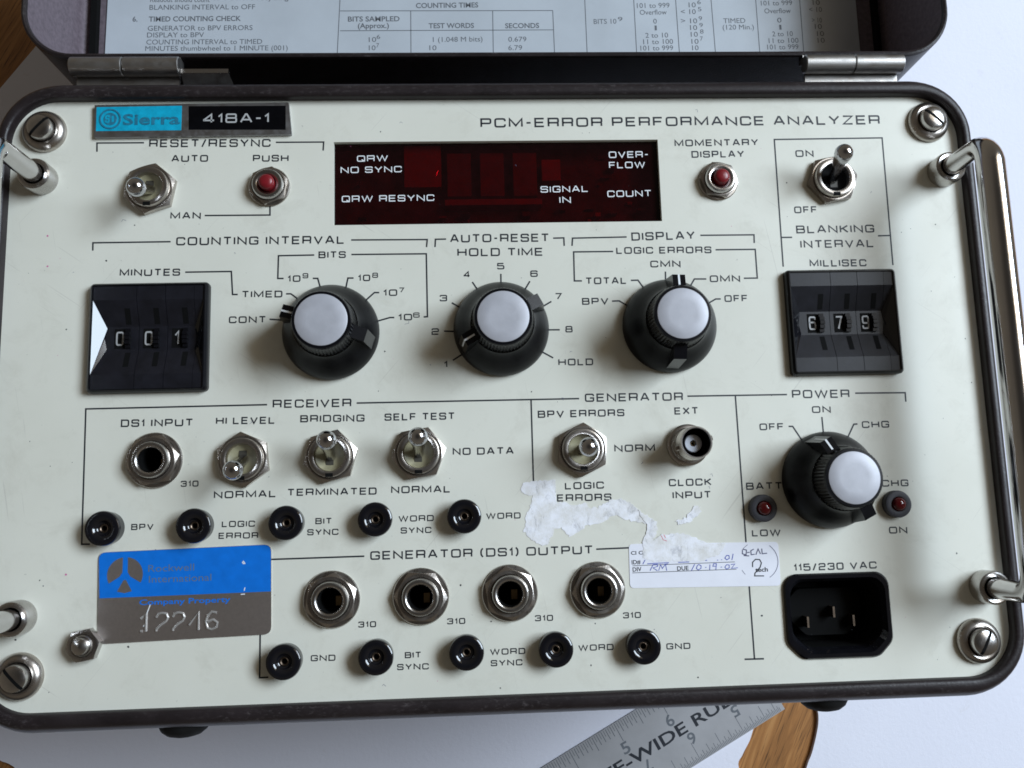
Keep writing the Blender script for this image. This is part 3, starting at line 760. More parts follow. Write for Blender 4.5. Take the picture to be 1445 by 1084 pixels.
# ---- display window
mb = MB(); mb.prism([(WINR[0] - .6, WINR[2] - .6), (WINR[1] + .6, WINR[2] - .6), (WINR[1] + .6, WINR[3] + .6), (WINR[0] - .6, WINR[3] + .6)], None, -1.62, 'pane')
for s, x0, y0, x1, y1, c in WINTEXTS: stroke_text(mb, s, x0, y0, x1, y1, c, -1.58, 'white', .15)
win = part(mb, 'display_window')
tag(win, 'smoked dark red display window with white lettering')
def sub(mb, name, parent, at=(0, 0, 0)): return mb.build(name, parent, at)
mb = MB(); x0, x1, y0, y1 = WINR[0] - 1, WINR[1] + 1, WINR[2] - 1, WINR[3] + 1
mb.box(x0, x1, y0, y1, -10.5, -9.5, 'board')
for a in ((x0 - 1, x0, y0, y1), (x1, x1 + 1, y0, y1), (x0, x1, y0 - 1, y0), (x0, x1, y1, y1 + 1)): mb.box(*a, -9.5, -1.7, 'void')
for i in range(34):
    x, y = random.uniform(x0 + 3, x1 - 4), random.uniform(y0 + 2, y1 - 3)
    if -34 < x < 20 and y > 60: continue
    mb.box(x, x + random.uniform(.5, 3.5), y, y + random.uniform(.4, 1.6), -9.4, -9 + random.random() * 3, random.choice(['board', 'dark_red', 'void', 'brass']))
sub(mb, 'circuit_board', win)
# brighter framed block, three dark digit blocks, orange bar, small square lamp
def blk(name, x0, x1, y0, y1, zt, mat, detail=0):
    mb = MB(); mb.box(x0, x1, y0, y1, -9.4, zt, mat)
    if detail:
        for i in range(7): mb.box(x0 + .5 + i * (x1 - x0 - 1) / 7, x0 + .8 + i * (x1 - x0 - 1) / 7, y0 + .4, y1 - .4, zt, zt + .15, 'void')
    sub(mb, name, win)
blk('display_block', -32.3, -20.6, 64.6, 78.4, -4.2, 'bright_red'); 
for a in ((-18.6, -11), (-8.0, -.4), (2.6, 10.2)): blk('digit_block', a[0], a[1], 61.8, 76.2, -5.2, 'dark_red')
blk('light_bar', -19.5, 11.5, 58.5, 60.4, -4.2, 'bright_red'); blk('lamp_block', 11.8, 17.8, 66.4, 73.4, -4.2, 'bright_red')
mb = MB(); mb.tube([(-22.2, 68.2, -4.0), (-21.6, 70.0, -4.0)], .22, 'chrome', 8); sub(mb, 'glint_sliver', win)  # added chrome sliver puts in a glint, no wire there
# ---- rotary knobs
mb = MB(); kp = [(14.3, .4), (14.65, .9), (14.6, 1.8), (14.1, 3.4), (12.9, 5.6), (11.5, 7.6), (10.3, 9.4), (9.7, 10.6), (9.45, 11.4)]
mb.lathe(kp, 'blackmatte', 72)
nf = 56; rings = []
for r, z, dp in ((9.3, 11.0, .32), (9.0, 14, .32), (8.75, 17.4, .28), (8.55, 18.0, .1), (8.25, 18.45, 0), (7.55, 18.5, 0), (7.5, 18.2, 0)):
    rings.append([((r - dp * (i % 2)) * cos(pi * i / nf), (r - dp * (i % 2)) * sin(pi * i / nf), z) for i in range(2 * nf)])
mb.rings(rings, 'black', False)
knob = part(mb, 'rotary_knob', KNOBS[0])
mb = MB(); hw = 1.9
pr = [(-8, 3.5), (-13.9, 2.6), (-12.7, 14.3), (-8, 15.6)]
for sg in (1, -1):
    q = [(x * sg, z) for x, z in pr]
    vs = [(x, -hw, z) for x, z in q] + [(x, hw, z) for x, z in q]
    fs = [(0, 1, 2, 3), (7, 6, 5, 4), (0, 4, 5, 1), (1, 5, 6, 2), (2, 6, 7, 3), (3, 7, 4, 0)]
    if sg < 0: fs = [tuple(reversed(f)) for f in fs]
    mb.add(vs, [tuple(reversed(f)) for f in fs], 'black')
wing = sub(mb, 'pointer_wing', knob)
mb = MB(); lw = .28     # white index line over the pointer and down its end
mb.box(9.8, 12.68, -lw, lw, 14.25, 14.36, 'white')
vs = [(9.4, -lw, 15.25), (12.72, -lw, 14.36), (12.72, lw, 14.36), (9.4, lw, 15.25), (13.5, -lw, 7.4), (13.5, lw, 7.4)]
mb.add(vs, [(0, 1, 2, 3), (1, 4, 5, 2)], 'white'); sub(mb, 'index_line', knob)
mb = MB(); mb.lathe([(7.5, 18.2), (7.48, 18.55), (7.3, 18.66), (4, 18.7), (.01, 18.7)], 'cap', 56); sub(mb, 'cap_disc', knob)
KA = [162, 208, 88, 117]
knob.rotation_euler = (0, 0, radians(KA[0]))
klab = ['rotary knob beside counting interval legends, pointing left at CONT', 'rotary knob ringed by numbers 1 to 8, pointing at 1', 'rotary knob under the display legends, pointing up at CMN', 'power knob at the lower right, pointing up left']
tag(knob, klab[0])
for i in (1, 2, 3): tag(copy_tree(knob, (KNOBS[i][0], KNOBS[i][1], T), radians(KA[i])), klab[i])
# ---- thumbwheel switches
def wheel(at, digits, name):
    mb = MB(); X, Y = 17.65, 16.7
    o_ = rrect(-X, X, -Y, Y, 1.3, 4); o2 = rrect(-X + .25, X - .25, -Y + .25, Y - .25, 1.2, 4); o3 = rrect(-X + .85, X - .85, -Y + .7, Y - .7, .9, 4); i_ = rrect(-16.45, 16.45, -15.7, 15.7, .3, 4)
    R = lambda p, z: [(a[0], a[1], z) for a in p]
    mb.rings([R(o_, .02), R(o_, 1.6), R(o2, 2.3), R(o3, 3.0), R(i_, 3.0), R(i_, -8)], 'black', False)
    V = [(15.65, 2.6), (11.3, 2.6), (3.7, -.3), (-3.7, -.3), (-11.3, 2.6), (-15.65, 2.6), (-15.65, -8), (15.65, -8)]
    def vp(mb, x0, x1, mat):
        n = len(V); vs = [(x0, y, z) for y, z in V] + [(x1, y, z) for y, z in V]
        fs = [(i, (i + 1) % n, n + (i + 1) % n, n + i) for i in range(n)]
        fs = [tuple(reversed(f)) for f in fs]
        mb.add(vs, fs, mat)
        mb.add(vs[:n], [(0, 1, 2, 7), (2, 3, 6, 7), (3, 4, 5, 6)], mat); mb.add(vs[n:], [(7, 2, 1, 0), (7, 6, 3, 2), (6, 5, 4, 3)], mat)
    h = part(mb, 'thumbwheel_switch', at)
    for sg in (-1, 1):
        ck = MB(); e_ = 16.35 * sg; f_ = 13.0 * sg
        vs = [(e_, 11.2, 2.62), (e_, -11.2, 2.62), (f_, -3.2, -.26), (f_ + .7 * sg, 0, -.2), (f_, 3.2, -.26), (e_, 11.2, -2), (e_, -11.2, -2)]
        fs = [(0, 1, 2, 3, 4), (0, 4, 3, 5), (1, 6, 3, 2), (0, 5, 6, 1), (5, 3, 6)]
        ck.add(vs, fs if sg < 0 else [tuple(reversed(f)) for f in fs], 'blackgloss'); sub(ck, 'end_cheek', h)
    vpm = MB(); vp(vpm, 13.45, 16.35, 'module'); sub(vpm, 'end_plate', h)
    for k, dg in enumerate(digits):
        xa = -12.0 + 8.5 * k; xb = xa + 8.35
        m2 = MB(); vp(m2, xa if k else -16.35, xb, 'module')
        cx = xa + 5.4
        for s_ in (1, -1):
            ya, yb = 4.3, 8.9
            zf = lambda y: -.3 + (y - 3.7) / 7.6 * 2.9
            vs = [(cx - .8, s_ * ya, zf(ya) + .05), (cx + .8, s_ * ya, zf(ya) + .05), (cx + .8, s_ * yb, zf(yb) + .05), (cx - .8, s_ * yb, zf(yb) + .05)]
            m2.add(vs, [(0, 1, 2, 3) if s_ > 0 else (3, 2, 1, 0)], 'void')  # flat black quad on the slope paints the shade of a slot
        # knurled rim of the wheel standing in the slot
        for j in range(5):
            a = radians(-44 + 22 * j); yy = 3.4 * sin(a); zz = -1.9 + 3.4 * cos(a)
            m2.box(cx - .75, cx + .75, yy - .55, yy + .55, -.4, zz, 'black')
        m2.box(cx - 4.2, cx - 1.0, -3.0, 3.0, -.35, -.24, 'void')
        stroke_text(m2, dg, cx - 3.75 + (.35 if dg == '1' else 0), -2.1, cx - 1.45 - (.55 if dg == '1' else 0), -2.1, 4.3, -.2, 'greydigit', .115)
        sub(m2, 'wheel_module', h)
    return h
tag(wheel(WA, '001', 'a'), 'black thumbwheel switch set to 001'); tag(wheel(WB, '679', 'b'), 'black thumbwheel switch set to 679')
# ---- toggle switches
mb = MB()
mb.lathe([(6.6, .1), (6.25, 3.4), (6.1, 3.75), (5.9, 3.85), (4.95, 3.85), (4.6, 3.7), (4.4, 3.2), (4.3, 1.0)], 'nickel', 48)
mb.box(-1.1, 1.1, -6.15, -5.05, 3.3, 3.9, 'void')  # dark block on the rim stands in for the shaded keyway notch
tog = part(mb, 'toggle_switch', TOGGLES[0][0])
mbn = MB(); hexnut(mbn, 8.25, 6.3, 0.02, 2.3, 'nickel', 0); nut = sub(mbn, 'hex_nut', tog)
def lever(dx, dy, H=14.0):
    m_ = MB(); a = Vector((dx, dy, H)); b0 = Vector((0, 0, .6)); ax = (a - b0).normalized(); L = (a - b0).length
    prof = [(0, 1.55), (.25, 1.6), (.5, 1.85), (.75, 2.35), (.88, 2.7)]
    path = [tuple(b0 + ax * (L * t)) for t, r in prof]; rad = [r for t, r in prof]
    c = a - ax * .9; R = 2.85
    for k in range(1, 10):
        an = radians(-10 + 10 * k + 8); path.append(tuple(c + ax * (R * sin(an)))); rad.append(max(.02, R * cos(an)))
    m_.tube(path, rad, 'chrome', 24); return m_
tl = ['toggle switch with lever tilted down to MAN', 'toggle switch with lever tilted up to ON', 'toggle switch with lever tilted down to NORMAL', 'toggle switch with lever tilted up to BRIDGING', 'toggle switch with lever tilted up to SELF TEST', 'toggle switch with lever standing straight at NORM']
for i, (c, bl, an) in enumerate(TOGGLES):
    if i == 0: o = tog; nu = nut
    else:
        o = tog.copy(); COL.objects.link(o); o.location = (c[0] * MM, c[1] * MM, T * MM)
        nu = nut.copy(); COL.objects.link(nu); nu.parent = o
    nu.rotation_euler = (0, 0, radians(an))
    dx, dy = bl[0] - c[0], bl[1] - c[1]
    if i == 5: dy = 0; dx = .3
    ins = MB(); mt = 'void' if i == 1 else 'cream'
    ins.lathe([(4.35, 1.9), (3.4, 1.3), (1.8, .9), (.01, .8)], mt, 40)
    L_ = math.hypot(dx, dy); sx_, sy_ = (-dx / L_ * 1.3, -dy / L_ * 1.3) if L_ > 1 else (0, 0)
    ins.box(sx_ - 1.15, sx_ + 1.15, sy_ - 1.3, sy_ + 1.3, .7, 1.2, 'slotdark'); sub(ins, 'insert', o)  # raised dark box stands in for the shade of the lever opening
    sub(lever(dx, dy), 'lever', o); tag(o, tl[i])
# dark insert of the blanking switch
# ---- push buttons
mb = MB(); mb.lathe([(4.9, 2.0), (4.7, 3.2), (4.4, 3.6), (3.9, 3.7), (3.2, 3.55), (2.75, 3.2), (2.7, 1.5)], 'steel', 40); mb.lathe([(2.75, 1.8), (.01, 1.8)], 'void', 24)
pb = part(mb, 'push_button', BUTTONS[0])
mb = MB(); mb.lathe([(6.35, .02), (6.35, .5), (6.1, .75), (5.5, .8)], 'nickel', 48); hexnut(mb, 6.2, 4.8, .78, 2.3, 'nickel', 20); sub(mb, 'hex_nut', pb)
mb = MB(); mb.lathe([(2.4, 1.6), (2.4, 4.6), (2.2, 5.2), (1.7, 5.6), (.9, 5.8), (.01, 5.85)], 'red', 32); sub(mb, 'button', pb)
tag(pb, 'red push button under the word PUSH'); tag(copy_tree(pb, (*BUTTONS[1], T), .5), 'red push button under MOMENTARY DISPLAY')
# ---- phone jacks
mb = MB(); mb.lathe([(5.5, 1), (5.4, 3.9), (5.1, 4.4), (4.7, 4.55), (4.2, 4.5), (3.75, 4.2), (3.45, 3.6)], 'steel', 48); mb.lathe([(3.45, 3.6), (3.4, -6)], 'void', 32); mb.lathe([(3.4, -5.8), (.01, -5.8)], 'void', 24)
mb.box(.6, 2.4, -2.2, .6, -5.6, -3.5, 'brass')
pj = part(mb, 'phone_jack', PHONES[0])
mb = MB(); mb.lathe([(8.2, .02), (8.25, .5), (8.0, .8), (7.0, .85)], 'nickel', 56); sub(mb, 'washer', pj)
mb = MB(); hexnut(mb, 7.9, 5.5, .84, 2.7, 'nickel', 10); hn = sub(mb, 'hex_nut', pj)
for i in range(1, 5):
    c = copy_tree(pj, (*PHONES[i], T)); 
    for ch in c.children:
        if ch.name.startswith('hex'): ch.rotation_euler = (0, 0, radians((12, 47, 28, 55)[i - 1]))
# ---- test tip jacks
mb = MB(); mb.lathe([(4.75, .02), (4.75, 2.9), (5.0, 3.1), (5.05, 3.8), (4.85, 4.4), (4.3, 4.75), (3.3, 4.7), (2.4, 4.2), (1.9, 3.6), (1.6, 3.3), (1.35, 3.2), (1.25, 2.6)], 'blackgloss', 44)
tj = part(mb, 'tip_jack', TIPS[0])
mb = MB(); mb.lathe([(1.28, 2.9), (1.05, 3.0), (.8, 2.8), (.78, .3)], 'contact', 24); mb.lathe([(.8, .5), (.01, .5)], 'void', 16); sub(mb, 'contact', tj)
for i in range(1, 10): copy_tree(tj, (*TIPS[i], T), random.uniform(0, 6))
# ---- coaxial connector
mb = MB(); mb.lathe([(6.3, .02), (6.3, 1.6), (5.9, 2.0), (5.2, 2.1), (4.9, 2.6), (4.85, 6.0), (4.95, 6.3), (4.85, 6.6), (4.8, 11.2), (4.6, 11.6), (4.3, 11.6), (4.12, 11.2)], 'nickel', 48)
mb.lathe([(4.12, 11.2), (4.1, 3)], 'void', 40); mb.lathe([(4.1, 3.2), (.01, 3.2)], 'void', 24)
cx = part(mb, 'coaxial_connector', COAX[0])
mb = MB(); mb.lathe([(2.75, 3), (2.7, 7.4), (2.45, 7.7), (1.0, 7.75), (.9, 7.3), (.85, 6)], 'dielectric', 32); sub(mb, 'dielectric_core', cx)
mb = MB(); mb.lathe([(.82, 6.6), (.6, 7.2), (.45, 7.1), (.42, 5)], 'brass', 20); mb.lathe([(.45, 5.6), (.01, 5.6)], 'void', 12); sub(mb, 'centre_contact', cx)
for sg in (0, 1):
    mb = MB(); a = radians(195 + 180 * sg); mb.tube([(4.6 * cos(a), 4.6 * sin(a), 8.2), (5.7 * cos(a), 5.7 * sin(a), 8.2)], .8, 'nickel', 14); sub(mb, 'locking_lug', cx)
# ---- indicator lights
mb = MB(); mb.lathe([(4.1, .02), (4.1, 2.0), (3.9, 2.5), (3.4, 2.7), (2.3, 2.6), (2.15, 2.2), (2.1, .6)], 'grey', 40)
ld = part(mb, 'indicator_light', LEDS[0])
mb = MB(); mb.lathe([(2.1, 1.0), (2.1, 2.6), (1.9, 3.3), (1.4, 3.9), (.7, 4.15), (.01, 4.2)], 'lens', 32); sub(mb, 'lens', ld)
tag(ld, 'red indicator light above the word LOW'); tag(copy_tree(ld, (*LEDS[1], T)), 'red indicator light right of the power knob above ON')
# ---- captive screws
mb = MB(); mb.lathe([(3.95, 1), (3.9, 3.6), (3.6, 4.4), (3.0, 4.75), (1.6, 4.95), (.01, 5.0)], 'steel', 40)
sc = part(mb, 'captive_screw', SCREWS[0])
mb = MB(); mb.lathe([(6.6, .02), (6.7, .5), (6.4, 1.4), (5.7, 2.3), (4.9, 2.6), (4.3, 2.4), (4.05, 1.6), (4.0, .4)], 'nickel', 48); sub(mb, 'cup_washer', sc)
mb = MB()
pts = []
for k in range(9):
    x = -3.8 + 7.6 * k / 8; r = abs(x); z = 5.0 - .0 - (.02 * r * r if r < 3 else .18 + (r - 3) * .75); pts.append((x, z))
for (xa, za), (xb, zb) in zip(pts[:-1], pts[1:]): mb.add([(xa, -.42, za + .05), (xb, -.42, zb + .05), (xb, .42, zb + .05), (xa, .42, za + .05)], [(0, 1, 2, 3)], 'void')  # dark strip laid over the dome paints the shade of the screw slot
sl = sub(mb, 'slot', sc)
sc.rotation_euler = (0, 0, radians(48))
for i, a in ((1, -42), (2, -46), (3, 62)): copy_tree(sc, (*SCREWS[i], T), radians(a))
# ---- stud nut
mb = MB(); hexnut(mb, 4.9, 3.0, .02, 2.9, 'steel', 10); mb.lathe([(3.1, 2.5), (2.9, 3.3), (2.7, 3.5), (2.6, 3.0)], 'nickel', 28); st = part(mb, 'stud_nut', STUD[0])
mb = MB(); mb.lathe([(2.6, 2.0), (2.55, 3.9), (2.2, 4.8), (1.3, 5.3), (.01, 5.45)], 'steel', 28); sub(mb, 'stud', st)
# ---- handles
def handle(x, yt, yb, zt=20.5):
    m_ = MB(); path = []; rad = []
    r = 7.0
    for z in (0.2, 6, 11): path.append((x, yt, z)); rad.append(2.95)
    for k in range(0, 9):
        a = radians(90 * k / 8); path.append((x, yt - r + r * cos(a), zt - r + r * sin(a))); rad.append(2.95 + 1.05 * k / 8)
    for k in range(1, 12):
        path.append((x, yt - r + (yb - yt + 2 * r) * k / 12, zt)); rad.append(4.0)
    for k in range(0, 9):
        a = radians(90 - 90 * k / 8); path.append((x, yb + r - r * cos(a), zt - r + r * sin(a))); rad.append(4.0 - 1.05 * k / 8)
    for z in (11, 6, .2): path.append((x, yb, z)); rad.append(2.95)
    m_.tube(path, rad, 'chromebar', 40)
    h = m_.build('carry_handle', root, (0, 0, T))
    for y in (yt, yb):
        b_ = MB(); b_.lathe([(4.95, .02), (5.0, 4.6), (4.75, 5.3), (4.2, 5.6), (3.35, 5.4), (3.2, 4.6), (3.1, 2)], 'steel', 44); sub(b_, 'boss', h, (x, y, 0))
    return h
tag(handle(141.2, 66.0, -64.9, 25), 'chrome handle on the right side of the panel'); tag(handle(-143.0, 66.6, -64.4, 30), 'chrome handle at the left edge, mostly cropped')
# ---- name plate
mb = MB(); q = rpoly(PLATE[::-1] if False else [PLATE[3], PLATE[2], PLATE[1], PLATE[0]], .35, 2)
mb.prism(q, .02, 1.2, 'plateframe'); np_ = part(mb, 'name_plate')
mb = MB(); B4 = [PLATEBLUE[3], PLATEBLUE[2], PLATEBLUE[1], PLATEBLUE[0]]; mb.prism(B4, .9, 1.24, 'cyan')
bx, by = PLATEBLUE[0][0] + 4.3, (PLATEBLUE[0][1] + PLATEBLUE[3][1]) / 2
mb.lathe([(3.35, 1.2), (3.3, 1.42), (2.85, 1.42), (2.8, 1.2)], 'cyandark', 36, (bx, by)); mb.lathe([(2.1, 1.2), (2.0, 1.34), (.01, 1.34)], 'cyandark', 24, (bx, by))
stroke_text(mb, 'S', bx - 1.5, by - 1.3, bx - .1, by - 1.3, 2.6, 1.36, 'cyan', .2); stroke_text(mb, 'I', bx + .45, by - 1.3, bx + 1.2, by - 1.3, 2.6, 1.36, 'cyan', .25)
font_text(mb, 'Sierra', bx + 3.9, by - 1.9, bx + 21.3, by - 1.75, 3.5, 1.27, 'cyandark', 1)
font_text(mb, 'Sierra', bx + 4.0, by - 1.95, bx + 21.2, by - 1.8, 3.4, 1.33, 'cyandark', 1)
sub(mb, 'cyan_inlay', np_)
mb = MB(); K4 = [PLATEBLACK[3], PLATEBLACK[2], PLATEBLACK[1], PLATEBLACK[0]]; mb.prism(K4, .9, 1.24, 'blackmatte')
kx, ky = PLATEBLACK[0][0], by - 1.55
stroke_text(mb, '418A-1', kx + 4.6, ky, kx + 24.9, ky, 3.1, 1.27, 'greyprint', .16); sub(mb, 'black_inlay', np_)
# ---- property tag
mb = MB(); q = rpoly([TAG[3], TAG[2], TAG[1], TAG[0]], 2.2, 5); mb.prism(q, .03, .32, 'alu')
e1 = Vector(TAG[4]); e2 = Vector(TAG[5])
bl = [tuple(e1 + Vector((.1, 0))), tuple(e2 - Vector((.1, 0)))] ; tr = rpoly([TAG[4], TAG[5], (TAG[1][0] - .1, TAG[1][1] - .1), (TAG[0][0] + .1, TAG[0][1] - .1)], 2.1, 5)
tr = [(TAG[4][0] + .1, TAG[4][1]), (TAG[5][0] - .1, TAG[5][1])] + tr[2 * 6:]
mb.prism(tr, None, .345, 'blue')
lc = Vector(TAGPTS[0]); LR = 5.1
for a0, a1 in ((98, 208), (-28, 82)):
    pts = [(lc.x + LR * cos(radians(a0 + (a1 - a0) * k / 14)), lc.y + .2 + LR * sin(radians(a0 + (a1 - a0) * k / 14)) * .98) for k in range(15)]
    sgn = -1 if a0 > 90 else 1
    q2 = [(lc.x + sgn * 1.5, lc.y - .3), (lc.x + sgn * .75, lc.y + .9)]; pts += q2 if sgn < 0 else q2[::-1]
    mb.prism(pts if True else pts, None, .365, 'alu')
mb.prism([(lc.x - 2.1, lc.y - 4.5), (lc.x, lc.y - 5.0), (lc.x + 2.1, lc.y - 4.5), (lc.x + .35, lc.y - 1.3), (lc.x - .35, lc.y - 1.3)], None, .365, 'alu')
font_text(mb, 'Rockwell', *TAGPTS[1], *TAGPTS[2], 2.0, .365, 'dimletter', 0); font_text(mb, 'International', *TAGPTS[3], *TAGPTS[4], 2.0, .365, 'dimletter', 0)
font_text(mb, 'Company Property', *TAGPTS[5], *TAGPTS[6], 1.5, .345, 'blue', 1)
for (fx, fy), pl in (((.835, .17), [(0, 0), (.5, -.6)]), ((.83, .18), [(0, 0), (.3, -.5), (.9, -.5)]), ((.83, .535), [(-.5, -.1), (.7, -.05)]), ((.84, .5), [(0, 0), (.2, .9)]), ((.30, .60), [(0, 0), (-1.3, -3.6)]), ((.28, .78), [(0, 0), (-.9, -1.4)])):
    bx0 = Vector(TAG[0]) + (Vector(TAG[1]) - Vector(TAG[0])) * fx + (Vector(TAG[3]) - Vector(TAG[0])) * fy
    ribbon(mb, [(bx0.x + a_, bx0.y + b_) for a_, b_ in pl], .28, .38, 'white')
tg_ = part(mb, 'property_tag')
# embossed number: raised tubes
DG = {'1': [[(.15, .72), (.55, 1), (.55, 0)], [(.15, .02), (.3, .02)]], '2': [[(.05, .78), (.2, .97), (.5, 1), (.8, .95), (.92, .75), (.8, .55), (.4, .35), (.1, .12), (.08, 0)]], '4': [[(.75, 0), (.75, 1), (.05, .3)], ], '6': [[(.85, .93), (.5, 1), (.2, .82), (.06, .45), (.2, .08), (.52, 0), (.86, .14), (.92, .38), (.62, .55), (.2, .44)]]}
mb = MB(); a = Vector(TAGPTS[7]); b_ = Vector(TAGPTS[8]); dd = (b_ - a) / 5; nn = Vector((-dd.y, dd.x)).normalized()
for i, ch in enumerate('12246'):
    o_ = a + dd * i + nn * .4
    for s_ in DG[ch]: mb.tube([tuple(o_ + dd * (x * .82) + nn * (y * 5.0)) + (.32,) for x, y in s_], .40, 'stamp', 10)
sub(mb, 'stamped_number', tg_)
# ---- calibration sticker
mb = MB(); mb.prism(rpoly([CAL[3], CAL[2], CAL[1], CAL[0]], 1.3, 4), .04, .14, 'label')
ca = Vector(CAL[0]); ux = (Vector(CAL[1]) - ca) / 1218; uy = (ca - Vector(CAL[3])) / 360
def cp(x, y):
    q = ca + ux * (x - 100) - uy * (y - (450 - 18 * (x - 100) / 1218)); return (q.x, q.y)
zc_ = .165
for s_, x0, x1, yb, c in (('CI CAL', 115, 270, 538, 28), ('ID#', 120, 192, 617, 33), ('DIV', 126, 198, 676, 33), ('DUE', 485, 578, 668, 33)):
    font_text(mb, s_, *cp(x0, yb), *cp(x1, yb - 5), c * .0375, zc_, 'ink', 1)
for l in ([(125, 628), (955, 597)], [(122, 686), (965, 657)]): ribbon(mb, [cp(*p) for p in l], .17, zc_, 'ink')
def pen(pl, mat='blueink', w_=.2): 
    for l in pl: ribbon(mb, [cp(*p) for p in l], w_, zc_ + .02, mat)
pen([[(265, 668), (292, 618), (325, 616), (328, 632), (290, 645), (325, 668)], [(335, 668), (352, 618), (365, 650), (392, 616), (400, 668)], [(380, 618), (410, 612)]])
pen([[(628, 615), (600, 668)], [(650, 625), (640, 650), (655, 662), (678, 650), (680, 628), (662, 618), (650, 625)], [(712, 642), (722, 641)], [(752, 618), (748, 662)], [(800, 632), (775, 632), (782, 612), (805, 612), (798, 660)], [(838, 640), (850, 639)], [(885, 622), (872, 640), (885, 656), (908, 645), (908, 622), (885, 620)], [(922, 618), (955, 614), (925, 650), (978, 645)]])
pen([[(890, 545), (875, 565), (890, 580), (912, 568), (910, 545), (890, 543)], [(945, 530), (932, 582)], [(845, 580), (852, 579)], [(812, 583), (820, 582)], [(715, 585), (730, 584)], [(228, 580), (208, 615)], [(245, 612), (300, 608), (420, 603)], [(495, 600), (585, 597)]], 'blueink', .22)
cc = [(1150 + 158 * cos(radians(a_)), 590 - 158 * sin(radians(a_))) for a_ in range(-58, 62, 8)]; pen([cc], 'grayink', .16)
pen([[(1150 + 158 * cos(radians(a_)), 590 - 158 * sin(radians(a_))) for a_ in range(122, 152, 8)], [(1150 + 158 * cos(radians(a_)), 590 - 158 * sin(radians(a_))) for a_ in range(208, 232, 8)]], 'grayink', .12)
pen([[(1098, 640), (1100, 600), (1125, 576), (1158, 578), (1172, 605), (1160, 640), (1115, 690), (1112, 712), (1188, 712)]], 'ink', .32)
font_text(mb, 'tech', *cp(1120, 680), *cp(1222, 675), 1.3, zc_ + .03, 'ink', 1)
pen([[(1022, 500), (1020, 530), (1050, 540), (1055, 500), (1025, 492)], [(1060, 520), (1080, 518)], [(1115, 492), (1090, 505), (1092, 538), (1120, 535)], [(1130, 538), (1150, 490), (1168, 532)], [(1180, 488), (1182, 530), (1222, 526)], [(1030, 545), (1075, 548)]], 'grayink', .3)
part(mb, 'calibration_sticker')
# ---- torn label residue
def ragged(pts, amp=.35, step=.55):
    out = []; N = len(pts)
    for i in range(N):
        a = Vector(pts[i]); b_ = Vector(pts[(i + 1) % N]); m_ = max(1, int((b_ - a).length / step))
        for k in range(m_):
            q = a.lerp(b_, k / m_); out.append((q.x + random.gauss(0, amp * .5), q.y + random.gauss(0, amp * .5)))
    return out
for pts, z in ((TORNA, .10), (TORNB, .20), (TORNC, .16)):
    mb = MB(); mb.prism(ragged(pts), z - .06, z, 'torn')
    if pts is TORNB: pen_save = mb; [ribbon(mb, [cp(*p) for p in l], .16, z + .03, 'redink') for l in ([(365, 380), (380, 415), (410, 425)], [(385, 372), (400, 400)])]
    part(mb, 'torn_label')
# ---- mains inlet
mb = MB(); R = lambda p, z: [(a[0], a[1], z) for a in p]
def insh(w_, h_, r):
    c = 4.6
    return rpoly([(-w_ + c, -h_), (w_ - c, -h_), (w_, -h_ + c), (w_, h_ - 2.6), (w_ - 2.6, h_), (-w_ + 2.6, h_), (-w_, h_ - 2.6), (-w_, -h_ + c)], min(r, 1.75), 4)
mb.rings([R(insh(16.0, 12.3, 2.2), .02), R(insh(16.1, 12.4, 2.2), .6), R(insh(15.7, 12.0, 2.1), 1.1), R(insh(14.6, 10.9, 1.9), 1.2), R(insh(13.7, 10.0, 1.8), -.6), R(insh(13.3, 9.5, 1.6), -3)], 'blackgloss', False)
mb.rings([R(insh(13.3, 9.5, 1.6), -3), R(insh(13.2, 9.2, 1.6), -14)], 'void', False, False, True)
mb.prism(insh(11.0, 7.0, 1.2), -14, -9, 'void')
inl = part(mb, 'power_inlet', IN); tag(inl, 'recessed black mains power socket with three pins')
for (x, y), h in zip(PINS, (0, 0, 0)):
    mb = MB(); mb.box(-.30, .30, -1.6, 1.6, -9, -5.6, 'contact'); sub(mb, 'contact_pin', inl, (x - IN[0], y - IN[1], 0))
# ---- rubber feet on the lower side
mb = MB(); prof = [(7.2, 0), (7.2, 1.6), (6.5, 3.0), (5.0, 4.2), (3, 4.8), (.01, 5.0)]
n = 40; rings = [[(r * cos(2 * pi * i / n), -h, r * sin(2 * pi * i / n)) for i in range(n)] for r, h in prof]; mb.rings([r[::-1] for r in rings], 'rubber')
ft = part(mb, 'rubber_foot', (-98.5, -95.8), -8.5); copy_tree(ft, (92.2, -95.8, T - 8.5))
# ---- lid
lo = rrect(-155.8, 153.0, 110.0, 310, 17, 12); li = rrect(-153.9, 151.1, 111.9, 308.1, 15.1, 12)
mb = MB()
lp = [(.0, -49.5), (.7, -48.6), (1, -46), (1, -8.5), (1.0, -7), (.85, -6.2), (.5, -5.9), (.15, -6.2), (0, -7), (0, -42), (-.4, -44.6), (-1.3, -46)]
mb.rings([lerp_ring(li, lo, t, z) for t, z in lp[:5]], 'case', True, True); mb.rings([lerp_ring(li, lo, t, z) for t, z in lp[4:9]], 'case', True)
mb.rings([lerp_ring(li, lo, t, z) for t, z in lp[8:]], 'lidin', True, False, True)
lid = part(mb, 'lid')
mb = MB(); mb.box(-150.2, -148.0, 118, 302, -45.95, -43.0, 'void'); sub(mb, 'dark_strip', lid)  # dark strip between the lid wall and the sheet
mb = MB(); mb.box(146.5, 148.2, 118, 302, -45.95, -43.0, 'void'); sub(mb, 'dark_strip', lid)
mb = MB(); mb.prism([(SHEET[1][0] - .6, 118), (140.8, 118), (140.8, 303), (SHEET[0][0] + .2, 303)], -45.9, -45.5, 'refsheet')
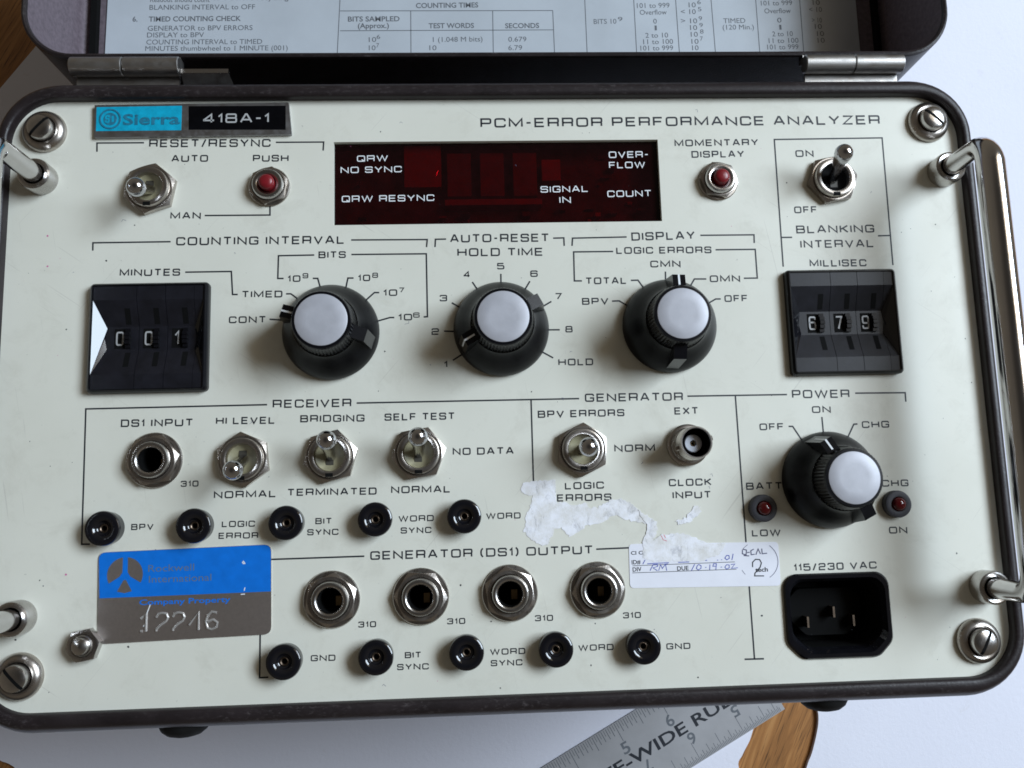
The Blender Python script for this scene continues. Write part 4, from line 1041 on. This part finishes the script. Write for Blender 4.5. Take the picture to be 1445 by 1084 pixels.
for s, x0, y0, x1, y1, c, bo in SHEETTEXT: font_text(mb, s, x0, y0, x1, y1, c * 1.0, -45.46, 'sheetink', bo)
for l in SHEETLINES:
    (ax, ay), (bx_, by_) = l
    if abs(bx_ - ax) < 3:   # column rules run on under the rim
        k = (118.5 - ay) / (by_ - ay); bx_, by_ = ax + (bx_ - ax) * k, 118.5
        k = 60 / max(1, ay - by_); ax, ay = ax + (ax - bx_) * k, ay + 60
        if l is SHEETLINES[5] : ay = SHEETLINES[0][1][1]; ax = SHEETLINES[0][1][0]
        if l in (SHEETLINES[3], SHEETLINES[4]): ay = l[0][1]; ax = l[0][0]
    ribbon(mb, [(ax, ay), (bx_, by_)], .30, -45.47, 'sheetink')
# further lines of print beyond the frame
for k in range(14):
    y = 164 + k * 6.5; font_text(mb, random.choice(['GENERATOR to NORM', 'DISPLAY to TOTAL', 'COUNTING INTERVAL to CONT', 'Readout should be zero', 'BLANKING INTERVAL to OFF']), -126, y, -126 + random.uniform(34, 58), y, 1.9, -45.46, 'sheetink', 0)
sub(mb, 'reference_sheet', lid)
# ---- hinges
def hinge(xs, tab):
    y, z, r = 105.6, -3.6, 3.0
    m_ = MB(); m_.box(xs[0] + 1, xs[-1] - 1, 97.2, 103.5, z - 3.2, z - 2.2, 'hinge'); m_.box(xs[0] + 1, xs[-1] - 1, 108, 110.2, z - 6, z - 2.6, 'hinge')
    h = part(m_, 'lid_hinge')
    for a, b_ in zip(xs[:-1], xs[1:]):
        k = MB(); n = 28; rr = []
        for x, q in ((a + .12, r - .35), (a + .35, r), (b_ - .35, r), (b_ - .12, r - .35)): rr.append([(x, y + q * cos(2 * pi * i / n), z + q * sin(2 * pi * i / n)) for i in range(n)])
        k.rings([q[::-1] for q in rr][::1], 'hinge', True, True, True); sub(k, 'knuckle', h)
    if tab:
        k = MB(); k.box(xs[-1] + .2, xs[-1] + 15.2, 103.2, 104.6, z - 1.5, z + .4, 'steel'); k.add([(xs[-1] + .2, 99.2, z - 5), (xs[-1] + 16.6, 99.2, z - 5), (xs[-1] + 15.2, 103.2, z + .3), (xs[-1] + .2, 103.2, z + .3), (xs[-1] + .2, 99.2, z - 5.6), (xs[-1] + 16.6, 99.2, z - 5.6), (xs[-1] + 15.2, 103.2, z - .3), (xs[-1] + .2, 103.2, z - .3)], [(0, 1, 2, 3), (7, 6, 5, 4), (0, 4, 5, 1), (1, 5, 6, 2), (3, 7, 4, 0)], 'hinge'); sub(k, 'bent_tab', h)
hinge([HINGEL[0][0], HINGEL[1][0], HINGEL[2][0]], True); hinge([HINGER[0][0], HINGER[1][0], HINGER[2][0]], False)
for o in (camo,): pass
